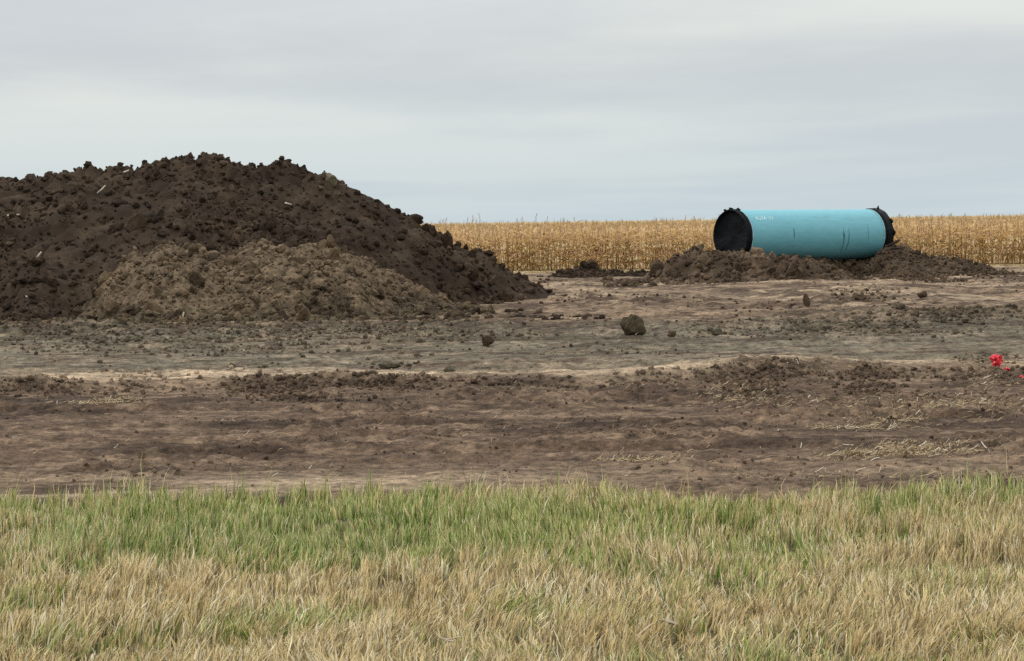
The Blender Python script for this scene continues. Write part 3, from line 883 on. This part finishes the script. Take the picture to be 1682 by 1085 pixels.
# faint white paint-pen lettering
fc = bpy.data.curves.new('lettering', 'FONT')
fc.body = '60VA W'
fc.size = 0.27
fo = bpy.data.objects.new('lettering_source', fc)
C.objects.link(fo)
bpy.context.view_layer.update()
fm = bpy.data.meshes.new_from_object(fo)
bpy.data.objects.remove(fo)
bm = bmesh.new(); bm.from_mesh(fm)
bmesh.ops.triangulate(bm, faces=bm.faces)
x0 = min(v.co.x for v in bm.verts); x1 = max(v.co.x for v in bm.verts)
for v in bm.verts:
    s = s_at(1245) + (v.co.x - x0) / (x1 - x0) * (s_at(1273) - s_at(1245))
    ph = 0.93 - v.co.y / PR
    v.co = wrap(s, ph, PR + 0.005)
lm = bpy.data.meshes.new('lettering'); bm.to_mesh(lm); bm.free()
lm.materials.append(tone_material('white paint pen', 0.6, attr=False, col=(0.50, 0.68, 0.72)))
obj('lettering', lm, pipe)

# ------------------------------------------------------------------ sticks
def tube(pts, rad, seg=6):
    V = []; k = len(pts)
    for i, p in enumerate(pts):
        p = Vector(p)
        tn = (Vector(pts[min(i + 1, k - 1)]) - Vector(pts[max(i - 1, 0)])).normalized()
        s = tn.cross(Vector((0.1, 0.2, 1))).normalized(); q = tn.cross(s)
        r = rad[i]
        for j in range(seg):
            a = 2 * math.pi * j / seg
            V.append(p + s * (r * math.cos(a)) + q * (r * math.sin(a)))
    a = np.arange(k * seg).reshape(k, seg)
    Fq = np.stack([a[:-1], np.roll(a, -1, 1)[:-1], np.roll(a, -1, 1)[1:], a[1:]], -1).reshape(-1, 4)
    caps = [a[0][::-1][None], a[-1][None]]
    return np.array([v[:] for v in V]), [Fq] + caps
M_bark = tone_material('dark bark', 0.9, attr=False, col=(0.030, 0.020, 0.014))
M_pale = tone_material('bleached stalk', 0.8, attr=False, col=(0.55, 0.47, 0.36))
def stick(name, pix, d, r0, r1, mat, label, cat, off=0.0):
    pts = [at(px, py, d + off * i) for i, (px, py) in enumerate(pix)]
    k = len(pts)
    rr = [r0 + (r1 - r0) * i / (k - 1) for i in range(k)]
    base = pts[0].copy()
    V, Fs = tube([p - base for p in pts], rr)
    o = obj(name, mesh_np(name, V, Fs, mat, True)); o.location = base
    return tag(o, label, cat)
stick('stick', [(1458, 404), (1466, 400), (1474, 396), (1478, 393)], 99.3, 0.05, 0.04, M_bark, 'short dark stick jutting up beside the far pipe end', 'stick')
stick('stick', [(1490, 412), (1503, 415), (1512, 417), (1521, 416)], 98.8, 0.035, 0.04, M_bark, 'dark stick lying along the crest of the right mound', 'stick')
stick('stick', [(1462, 409), (1472, 407), (1484, 409)], 98.8, 0.05, 0.03, M_bark, 'dark root under the jutting stick on the right mound', 'stick')
def on_heap(px, zf, d0, d1, py):
    best = None
    for i in range(400):
        d = d0 + (d1 - d0) * i / 399
        p = at(px, py, d)
        if float(zf(np.array([p.x]), np.array([p.y]))[0]) >= p.z:
            return d
    return (d0 + d1) / 2
for (px, py, dx, dy, r, lab) in [(58, 425, 10, -12, 0.022, 'pale bleached stick standing out of the dark pile at far left'),
                                 (12, 354, 20, -2, 0.035, 'pale flat root lying on the dark pile at the left edge'),
                                 (160, 317, 13, -13, 0.022, 'thin pale stalk on the upper left of the dark pile'),
                                 (42, 486, 5, 3, 0.025, 'small white scrap low on the dark pile at far left'),
                                 (203, 283, 9, -4, 0.03, 'small pale scrap just under the pile crest'),
                                 (468, 333, 11, 3, 0.03, 'pale chip of wood on the right face of the dark pile')]:
    d = on_heap(px, pile_z, 66, 84, py) - 0.12
    stick('pale_stick', [(px, py), (px + dx * 0.5, py + dy * 0.45), (px + dx, py + dy)], d, r, r * 0.7, M_pale, lab, 'stick')
d = on_heap(299, lobe_z, 66, 76, 520) - 0.1
stick('pale_stick', [(298, 527), (300, 520), (302, 512)], d, 0.025, 0.02, M_pale, 'short pale stick at the foot of the tan heap', 'stick')

# ------------------------------------------------------------------ red plastic scrap
mt, t, b = material('red plastic film')
n, l = t.nodes, t.links
z = n.new('ShaderNodeTexNoise'); z.inputs['Scale'].default_value = 14
g = n.new('ShaderNodeTexCoord'); l.new(g.outputs['Object'], z.inputs['Vector'])
rp = n.new('ShaderNodeValToRGB')
rp.color_ramp.elements[0].position = 0.35; rp.color_ramp.elements[0].color = (0.55, 0.008, 0.022, 1)
rp.color_ramp.elements[1].position = 0.7; rp.color_ramp.elements[1].color = (0.82, 0.035, 0.06, 1)
l.new(z.outputs['Fac'], rp.inputs[0]); l.new(rp.outputs[0], b.inputs['Base Color'])
b.inputs['Roughness'].default_value = 0.22
M_red = mt
def crumple(name, px, py, wpx, hpx, seed, label, parent=None, dz=0.0):
    p = on_plane(px, py, 0.05); p = on_plane(px, py, gz1(p.x, p.y)); sc = p.y / F_PX
    V, Fc = clod_shape(ICO3, seed, 0.9)
    nz = fbm(V[:, 0] * 3 + seed, V[:, 2] * 3, seed, 3) - 0.5
    V = V * (1 + 0.9 * nz)[:, None]
    lo, hi = V.min(0), V.max(0)
    V = (V - (lo + hi) / 2) / (hi - lo) * np.array([wpx, wpx * 0.8, hpx]) * sc
    V[:, 2] -= V[:, 2].min() + 0.01
    o = obj(name, mesh_np(name, V, [Fc], M_red, False))
    o.location = (p.x, p.y, gz1(p.x, p.y) + dz)
    return tag(o, label, 'plastic scrap')
red1 = crumple('plastic_scrap', 1637, 604, 23, 23, 505, 'crumpled bright red plastic scrap on the dark lumps at right')
red2 = crumple('plastic_scrap', 1645, 610, 17, 10, 509, 'smaller flat red plastic piece in front of the crumpled one')
r2x, r2y = red1.location.x + 0.075, red1.location.y - 0.55
red2.location = (r2x, r2y, gz1(r2x, r2y) - 0.01)
crumple('plastic_scrap', 1677, 621, 10, 6, 511, 'tiny red plastic bit at the right edge of the picture')

# ------------------------------------------------------------------ straw litter
st = np.random.default_rng(31)
SP, SA, SL_, SW, SC = [], [], [], [], []
def straw_patch(px, py, rx, ry, n, lmax=0.22, plane=0.0, wmul=1.0):
    for _ in range(int(n * (1.5 if ry < 20 and rx < 200 else 0.8))):
        q = on_plane(px + st.normal(0, 0.5) * rx, min(max(py + st.normal(0, 0.5) * ry, 436), 806), plane)
        if q.y < GRASS_EDGE + 0.2:
            continue
        SP.append((q.x, q.y)); SA.append(st.uniform(0, 6.28)); SL_.append(st.uniform(0.03, lmax * 0.6)); SW.append(st.uniform(0.002, 0.0045) * wmul)
        k = st.random()
        SC.append(np.array((0.36, 0.265, 0.15)) * (0.5 + 0.75 * k) if st.random() > 0.12 else np.array((0.62, 0.55, 0.42)))
for a in [(195, 662, 34, 5, 160), (150, 668, 60, 5, 90), (1500, 745, 110, 9, 520), (1400, 750, 60, 5, 120), (1560, 668, 170, 18, 480), (1480, 690, 110, 12, 160), (1300, 665, 150, 10, 130),
          (1215, 650, 60, 12, 220), (1050, 752, 70, 5, 140), (1400, 702, 90, 4, 130), (1350, 622, 200, 10, 150), (1620, 632, 70, 12, 160), (800, 720, 800, 70, 420, 0.10),
          (1000, 640, 600, 18, 220, 0.12), (830, 600, 800, 30, 120, 0.1), (1500, 785, 300, 8, 160), (600, 790, 700, 10, 130, 0.12)]:
    straw_patch(*a)
straw_patch(930, 446, 150, 5, 420, 0.7, 0.2, 3.0)
straw_patch(1660, 432, 60, 4, 150, 0.5, 0.2, 2.5)
SP = np.array(SP); SA = np.array(SA); SL_ = np.array(SL_); SW = np.array(SW); SC = np.array(SC)
n_ = len(SP)
dv = np.stack([np.cos(SA), np.sin(SA)], -1); nv = np.stack([-dv[:, 1], dv[:, 0]], -1)
rows = []
lift = st.uniform(0.0, 0.05, n_)
for k, f in enumerate((-0.5, 0.0, 0.5)):
    c = SP + dv * (SL_ * f)[:, None]
    zz_ = ground_z(c[:, 0], c[:, 1]) + 0.012 + (lift if k == 2 else (0.02 * st.random(n_) if k == 1 else 0))
    for sg in (-1, 1):
        q = c + nv * (SW * sg)[:, None] * 0.7
        rows.append(np.stack([q[:, 0], q[:, 1], zz_ + sg * SW * 0.7], -1))
V = np.stack(rows, 1).reshape(-1, 3)
b0 = (np.arange(n_) * 6)[:, None]
Fq = np.concatenate([b0 + np.array([[0, 1, 3, 2]]), b0 + np.array([[2, 3, 5, 4]])])
tag(obj('straw_litter', mesh_np('straw_litter', V, [Fq], M_straw, False, np.repeat(SC, 6, 0))), 'pale straw litter strewn over the bare soil', 'straw', kind='stuff')

# ------------------------------------------------------------------ grass
gr = np.random.default_rng(41)
def blades(n, x, y, h, wd, lean_dir, lean, col_b, col_t, curl):
    d2 = np.stack([np.cos(lean_dir), np.sin(lean_dir)], -1)
    fa = gr.uniform(-0.9, 0.9, n)                       # blade turned mostly flat to the road
    wx = np.stack([np.cos(fa), np.sin(fa)], -1)
    z0 = ground_z(x, y) - 0.01
    rows, cols = [], []
    for f, wf in ((0, 0.8), (0.4, 1.0), (0.75, 0.72), (1.0, 0.0)):
        off = lean * h * (f ** curl)
        zz = z0 + h * f * np.sqrt(np.clip(1 - 0.55 * (lean * f) ** 2, 0.15, 1))
        kk = (gr.normal(0, 0.045, n) * h * f) if 0 < f else 0.0
        cx = x + d2[:, 0] * off + kk; cy = y + d2[:, 1] * off
        col = col_b + (col_t - col_b) * f
        if wf > 0:
            for sg in (-1, 1):
                rows.append(np.stack([cx + wx[:, 0] * wd * wf * 0.5 * sg, cy + wx[:, 1] * wd * wf * 0.5 * sg, zz], -1)); cols.append(col)
        else:
            rows.append(np.stack([cx, cy, zz], -1)); cols.append(col)
    V = np.stack(rows, 1).reshape(-1, 3); Cc = np.stack(cols, 1).reshape(-1, 3)
    b0 = (np.arange(n) * 7)[:, None]
    Fq = np.concatenate([b0 + np.array([[0, 1, 3, 2]]), b0 + np.array([[2, 3, 5, 4]])])
    Ft = b0 + np.array([[4, 5, 6]])
    return V, Fq, Ft, Cc
NB = 150000
yv = 11.5 + (GRASS_EDGE + 0.6 - 11.5) * gr.random(NB) ** 0.9
xv = gr.uniform(-0.205, 0.205, NB) * yv
NO = 34000
yo = 11.5 + (GRASS_EDGE + 0.6 - 11.5) * gr.random(NO) ** 0.9
xo = (0.205 * yo + 4.5 * gr.random(NO) ** 1.2) * np.where(gr.random(NO) < 0.5, -1, 1)
xv = np.concatenate([xv, xo]); yv = np.concatenate([yv, yo]); NB += NO
# gather into tufts
tx, ty = xv / 0.22, yv / 0.22
jx, jy = np.floor(tx), np.floor(ty)
cxn = (jx + hsh(jx.astype(np.int64), jy.astype(np.int64), 5)) * 0.22; cyn = (jy + hsh(jx.astype(np.int64), jy.astype(np.int64), 6)) * 0.22
pull = gr.uniform(0, 0.55, NB)
xv = xv + (cxn - xv) * pull; yv = yv + (cyn - yv) * pull
ok = yv < grass_edge(xv) + np.where(gr.random(NB) < 0.03, 0.35, 0)
xv, yv = xv[ok], yv[ok]; n_ = len(xv)
tuft_h = hsh(np.floor(xv / 0.22).astype(np.int64), np.floor(yv / 0.22).astype(np.int64), 9)
farness = ss(15.5, 21.0, yv)
patchn = fbm(xv / 1.3, yv / 1.6, 141, 3); patch2 = fbm(xv / 0.5, yv / 0.6, 142, 2)
green = np.clip(0.12 + 0.70 * ss(14.0, 21.5, yv + 1.8 * (fbm(xv / 2, yv / 2, 146, 2) - 0.5)) + 2.5 * (patchn - 0.5) + 1.2 * (patch2 - 0.5), 0.02, 0.95)
green = green + 0.15 * gau(yv, 20.8, 1.4) * (1 - 0.5 * ss(-1.5, 1.5, xv)); green = np.clip(green, 0.04, 0.95)
isg = gr.random(n_) < green * 0.85
hgt = 0.88 * (0.10 + 0.11 * tuft_h + 0.20 * (fbm(xv / 0.8, yv / 0.8, 145, 3) - 0.45)) * gr.uniform(0.55, 1.2, n_)
hgt *= np.where(isg, 1.0, 1.05) * (0.92 + 0.25 * farness)
tall = gr.random(n_) < 0.010 + 0.03 * ss(21.5, 23, yv)
hgt = np.where(tall, hgt * gr.uniform(1.3, 1.8, n_), hgt)
ldir = 6.0 * fbm(xv / 0.7, yv / 0.7, 143, 2) - 2.6 + gr.normal(0, 0.8, n_)
hgt = np.clip(hgt, 0.035, None)
lean = np.clip((0.30 - 0.17 * farness) + gr.normal(0, 0.22, n_) + 0.8 * (1 - farness) * np.clip(fbm(xv / 0.45, yv / 0.45, 144, 2) - 0.42, 0, 1), 0.02, 1.15)
k = gr.random(n_)[:, None]; k2 = gr.random(n_)[:, None]
straw_c = np.array((0.70, 0.545, 0.305)) * (0.34 + 0.96 * k) ; straw_c = straw_c * (1 - 0.25 * k2 * np.array((0, 0.1, 0.5)))
pale_c = np.array((0.84, 0.74, 0.54))
straw_c = np.where(gr.random(n_)[:, None] < 0.16, pale_c * (0.8 + 0.35 * k), straw_c)
straw_c = np.where(gr.random(n_)[:, None] < 0.12, np.array((0.24, 0.18, 0.095)), straw_c)
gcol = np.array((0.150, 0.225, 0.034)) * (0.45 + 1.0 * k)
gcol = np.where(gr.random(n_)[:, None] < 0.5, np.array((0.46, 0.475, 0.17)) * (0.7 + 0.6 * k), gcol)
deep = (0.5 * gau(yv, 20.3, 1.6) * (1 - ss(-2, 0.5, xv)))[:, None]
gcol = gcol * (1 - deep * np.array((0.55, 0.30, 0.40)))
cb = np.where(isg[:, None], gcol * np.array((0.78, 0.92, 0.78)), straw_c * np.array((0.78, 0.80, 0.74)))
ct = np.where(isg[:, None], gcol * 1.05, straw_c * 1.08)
yel = (gr.random(n_) < 0.55)[:, None] & isg[:, None]
ct = np.where(yel, 0.5 * ct + 0.5 * straw_c, ct)
wdt = gr.uniform(0.0042, 0.0115, n_) * np.where(gr.random(n_) < 0.06, 1.5, 1.0) * np.where(tall, 0.7, 1.0)
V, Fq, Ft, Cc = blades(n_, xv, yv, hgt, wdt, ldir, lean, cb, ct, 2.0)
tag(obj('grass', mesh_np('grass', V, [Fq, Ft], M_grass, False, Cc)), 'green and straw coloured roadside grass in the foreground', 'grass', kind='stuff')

# dry leaves and bent stalks lying on the grass
def ribbon(name, pix, z0, wmm, label, fold=0.4, cat='dry leaf', lift=0.02):
    pts = [on_plane(px, py, z0) for px, py in pix]
    d = pts[0].y
    pts = [at(px, py, d + 0.03 * i) for i, (px, py) in enumerate(pix)]
    base = pts[0].copy(); k = len(pts)
    V = []
    for i, p in enumerate(pts):
        f = i / (k - 1)
        wv = wmm * (0.35 + 0.65 * math.sin(math.pi * (0.15 + 0.75 * f)))
        q = p - base
        tn = (pts[min(i + 1, k - 1)] - pts[max(i - 1, 0)]).normalized()
        upv = tn.cross(Vector((0, 1, 0))).normalized()
        upv = upv if upv.z > 0 else -upv
        a, m_, c = q + upv * wv, q + Vector((0, -wv * fold, 0)), q - upv * wv * 0.8
        V += [a, m_, c, q + Vector((0, 0.004, 0))]
    a = np.arange(4 * k).reshape(k, 4)
    Fq = np.concatenate([np.stack([a[:-1, j], a[1:, j], a[1:, (j + 1) % 4], a[:-1, (j + 1) % 4]], -1) for j in range(4)])
    o = obj(name, mesh_np(name, np.array([v[:] for v in V]), [Fq], M_pale, True))
    o.location = base
    return tag(o, label, cat)
ribbon('dry_leaf', [(1083, 1018), (1092, 1019), (1104, 1023), (1115, 1027), (1124, 1034)], 0.16, 0.011, 'broad pale curled dry leaf lying on the straw grass')
ribbon('dry_leaf', [(1047, 1044), (1056, 1036), (1065, 1029), (1073, 1023)], 0.15, 0.005, 'narrow pale dry leaf left of the broad curled one')
ribbon('dry_stalk', [(718, 1046), (730, 1050), (742, 1049), (757, 1045)], 0.15, 0.006, 'whitish bent dry stalk lying low in the grass near the bottom', cat='dry stalk')
ribbon('dry_stalk', [(728, 1056), (733, 1051), (741, 1053), (748, 1051)], 0.15, 0.005, 'short whitish stalk crossing the bent one near the bottom', cat='dry stalk')
ribbon('dry_stalk', [(1234, 956), (1238, 964), (1236, 975), (1236, 985)], 0.18, 0.004, 'pale hooked dry stalk standing in the straw grass', cat='dry stalk')
ribbon('dry_leaf', [(793, 979), (803, 970), (812, 964), (822, 960)], 0.17, 0.005, 'pale dry blade leaning right in the middle of the grass')

# ------------------------------------------------------------------ corn
cr = np.random.default_rng(51)
def corn_parts(seed, low=False):
    r = np.random.default_rng(seed)
    hgt = r.uniform(1.9, 2.12)
    bend = r.normal(0, 0.09, 2)
    def axis(z):
        f = z / 2.0
        return np.array([bend[0] * f * f * 2, bend[1] * f * f * 2, z])
    out = {}
    # stalk
    lv = np.linspace(0, hgt - 0.15, 5); seg = 4
    V = []
    for z in lv:
        c = axis(z); rad = 0.016 * (1 - 0.55 * z / hgt)
        for j in range(seg):
            a = j * math.pi / 2
            V.append(c + np.array([rad * math.cos(a), rad * math.sin(a), 0]))
    a = np.arange(len(lv) * seg).reshape(-1, seg)
    Fq = np.stack([a[:-1], np.roll(a, -1, 1)[:-1], np.roll(a, -1, 1)[1:], a[1:]], -1).reshape(-1, 4)
    out['stalk'] = (np.array(V), Fq, np.array((0.42, 0.31, 0.15)) * r.uniform(0.8, 1.2))
    # leaves
    V, F_, T_ = [], [], []
    pl = r.uniform(0, math.pi)
    nl = 12
    for i in range(nl):
        z0 = 0.25 + (hgt - 0.55) * i / (nl - 1) + r.normal(0, 0.04)
        a = pl + math.pi * i + r.normal(0, 0.5)
        ln = r.uniform(0.42, 0.72) * (0.75 if i > 8 else 1.0)
        up = r.uniform(0.25, 1.0) if i > 5 else r.uniform(-0.2, 0.7)
        droop = r.uniform(0.8, 3.0)
        wd = r.uniform(0.035, 0.055)
        b = len(V)
        dirv = np.array([math.cos(a), math.sin(a), 0]); sv = np.array([-math.sin(a), math.cos(a), 0])
        tw = r.normal(0, 0.7)
        p = axis(z0); el = up
        ks = 5
        tcol = np.array((0.63, 0.445, 0.215)) * r.uniform(0.74, 1.15) * np.array((1, r.uniform(0.93, 1.04), r.uniform(0.8, 1.25)))
        for q in range(ks):
            f = q / (ks - 1)
            wq = wd * (0.55 + 0.6 * math.sin(math.pi * min(1, f * 1.0 + 0.15))) * (1 - f ** 3)
            s2 = sv * math.cos(tw * f) + np.array([0, 0, 1]) * math.sin(tw * f)
            V.append(p + s2 * wq); V.append(p - s2 * wq + np.array([0, 0, 0.01])); T_ += [tcol, tcol]
            p = p + (dirv * math.cos(el) + np.array([0, 0, math.sin(el)])) * (ln / (ks - 1))
            el -= droop / (ks - 1) * (0.6 + 0.8 * f)
        q0 = np.arange(ks * 2).reshape(ks, 2) + b
        F_.append(np.stack([q0[:-1, 0], q0[:-1, 1], q0[1:, 1], q0[1:, 0]], -1))
    out['leaves'] = (np.array(V), np.concatenate(F_), np.array(T_))
    # ear in its husk
    V = []
    za = 0.95 + r.normal(0, 0.1); a = pl + 0.6
    dv_ = np.array([math.cos(a) * 0.6, math.sin(a) * 0.6, -0.75 if r.random() < 0.6 else 0.6]); dv_ /= np.linalg.norm(dv_)
    s1 = np.cross(dv_, [0.2, 0.3, 1]); s1 /= np.linalg.norm(s1); s2 = np.cross(dv_, s1)
    for f, rad in ((0, 0.012), (0.3, 0.032), (0.7, 0.028), (1.0, 0.004)):
        for j in range(5):
            an = j * 2 * math.pi / 5
            V.append(axis(za) + dv_ * (0.03 + 0.26 * f) + s1 * rad * math.cos(an) + s2 * rad * math.sin(an))
    a_ = np.arange(20).reshape(4, 5)
    Fq = np.stack([a_[:-1], np.roll(a_, -1, 1)[:-1], np.roll(a_, -1, 1)[1:], a_[1:]], -1).reshape(-1, 4)
    out['ear'] = (np.array(V), Fq, np.array((0.66, 0.49, 0.24)) * r.uniform(0.8, 1.15))
    # tassel
    V, F_ = [], []
    top = axis(hgt - 0.18)
    for i in range(5):
        a = r.uniform(0, 6.28); ln = r.uniform(0.14, 0.24); tl = r.uniform(0.1, 0.55)
        d_ = np.array([math.cos(a) * tl, math.sin(a) * tl, 1]); d_ /= np.linalg.norm(d_)
        s = np.array([0.006, 0.003, 0])
        b = len(V)
        V += [top - s, top + s, top + d_ * ln + s * 0.6, top + d_ * ln - s * 0.6]
        F_.append([b, b + 1, b + 2, b + 3])
    out['tassel'] = (np.array(V), np.array(F_), np.array((0.44, 0.32, 0.17)))
    return out
VAR = [corn_parts(600 + i) for i in range(10)]
VARM = []
for v in VAR:
    VARM.append({k: mesh_np(k, p[0], [p[1]], M_corn, False, p[2] if p[2].ndim == 2 else np.broadcast_to(p[2], (len(p[0]), 3))) for k, p in v.items()})
JV = []
for v in VAR:                     # joined copy of each variant for the mass behind
    Vs, Fs, Ts, off = [], [], [], 0
    for k in ('stalk', 'leaves', 'ear', 'tassel'):
        p = v[k]; Vs.append(p[0]); Fs.append(p[1] + off); off += len(p[0])
        Ts.append(p[2] if p[2].ndim == 2 else np.broadcast_to(p[2], (len(p[0]), 3)))
    JV.append((np.concatenate(Vs), np.concatenate(Fs), np.concatenate(Ts)))
JT = []
for v in VAR:                     # crown only, for rows whose lower half nothing can see
    p = v['leaves']; nk = 10
    keepL = slice(nk * 8, None)
    Vl = p[0][keepL]; nf = len(Vl) // nk
    q0 = (np.arange(nf) * nk)[:, None]
    Fl = np.concatenate([np.stack([q0[:, 0] + 2 * i, q0[:, 0] + 2 * i + 1, q0[:, 0] + 2 * i + 3, q0[:, 0] + 2 * i + 2], -1) for i in range(4)])
    tz = v['tassel']
    JT.append((np.concatenate([Vl, tz[0]]), np.concatenate([Fl, tz[1] + len(Vl)]), np.concatenate([p[2][keepL], np.broadcast_to(tz[2], (len(tz[0]), 3))])))
sil_x = np.array([730, 800, 860, 1075, 1100, 1180, 1200, 1440, 1460, 1700])
front_n = 0
MV, MF, MT = [], [], []; moff = 0
def mass_add(lib, x, y, rz, s, k):
    global moff
    V, Fq, Tt = lib[k]
    c, sn = math.cos(rz), math.sin(rz)
    W = np.stack([V[:, 0] * c - V[:, 1] * sn, V[:, 0] * sn + V[:, 1] * c, V[:, 2] * s], -1) + np.array([x, y, 0.19])
    MV.append(W); MF.append(Fq + moff); MT.append(Tt * (0.85 + 0.3 * cr.random())); moff += len(V)
def to_px(x, y, z):
    v = Vector((x, y, z)) - CAM
    dd = v.dot(fwd)
    return CX + F_PX * v.dot(crt) / dd, CY - F_PX * v.dot(cup) / dd
row = 0
y = CORN_D
while y < 360:
    sp = 0.19 if row < 6 else (0.34 if row < 40 else (0.75 if y < 220 else 1.6))
    x = -0.06 * y - 6 if row < 30 else -0.05 * y
    xmax = 0.225 * y + 2
    while x < xmax:
        xx = x + cr.normal(0, 0.05); yy_ = y + cr.normal(0, 0.06 if row > 1 else 0.22)
        rz, s, k = cr.uniform(0, 6.28), cr.normal(0.99, 0.06), int(cr.integers(len(VAR)))
        pxx, _ = to_px(xx, yy_, 1.5)
        indiv = row < 2 and front_n < 300 and (748 < pxx < 1168 or 1468 < pxx < 1680) and (row == 0 or pxx > 800)
        if indiv:
            front_n += 1
            e = empty('corn_plant', (xx, yy_, gz1(xx, yy_) - 0.02))
            e.rotation_euler = (cr.normal(0, 0.09), cr.normal(0, 0.09), rz); e.scale = (1, 1, s)
            tag(e, 'dry tan corn plant standing in the front rows of the field edge', 'corn plant', 'dry corn plants along the field edge')
            for nm in ('stalk', 'leaves', 'ear', 'tassel'):
                o = obj(nm, VARM[k][nm], e)
        else:
            mass_add(JV if row < 4 else JT, xx, yy_, rz, s, k)
        x += sp * cr.uniform(0.7, 1.3)
    row += 1
    y += 0.76 if row < 45 else (1.3 if y < 220 else 3.5)
tag(obj('corn_field', mesh_np('corn_field', np.concatenate(MV), [np.concatenate(MF)], M_corn, False, np.concatenate(MT))),
    'mass of dry golden corn standing behind the front rows', 'corn field', kind='stuff')
# tall weeds that stand out above the corn
M_weed = tone_material('dead weed', 0.9, attr=False, col=(0.24, 0.22, 0.19))
for i, (px, hh) in enumerate([(723, 0.30), (733, 0.42), (768, 0.42), (777, 0.55), (788, 0.75), (850, 0.35), (858, 0.4), (881, 0.65), (899, 0.45), (926, 0.3), (1078, 0.25), (1182, 0.45), (1478, 0.25), (1560, 0.22)]):
    d = 150 + 7 * (i % 3)
    p = at(px, 400, d); bz = gz1(p.x, p.y)
    o = None
    V, Fs = tube([(0, 0, 0), (0.02, 0, 1.2), (0.0, 0.01, 2.1), (0.03, 0, 2.15 + hh * 0.8)], [0.014, 0.013, 0.011, 0.006], 4)
    tv = [V]; tf = [Fs[0]]; offv = len(V)
    for j in range(4):
        a = j * 1.7 + i; z0 = 2.0 + hh * 0.25 * j
        Vb, Fb = tube([(0.01, 0, z0), (0.06 * math.cos(a), 0.06 * math.sin(a), z0 + 0.09), (0.09 * math.cos(a), 0.09 * math.sin(a), z0 + 0.2)], [0.008, 0.012, 0.005], 3)
        tv.append(Vb); tf.append(Fb[0] + offv); offv += len(Vb)
    o = obj('weed', mesh_np('weed', np.concatenate(tv), [np.concatenate(tf)], M_weed, False))
    o.location = (p.x, p.y, bz)
    tag(o, 'thin dead weed poking up above the corn skyline', 'weed', 'dead weeds above the corn')
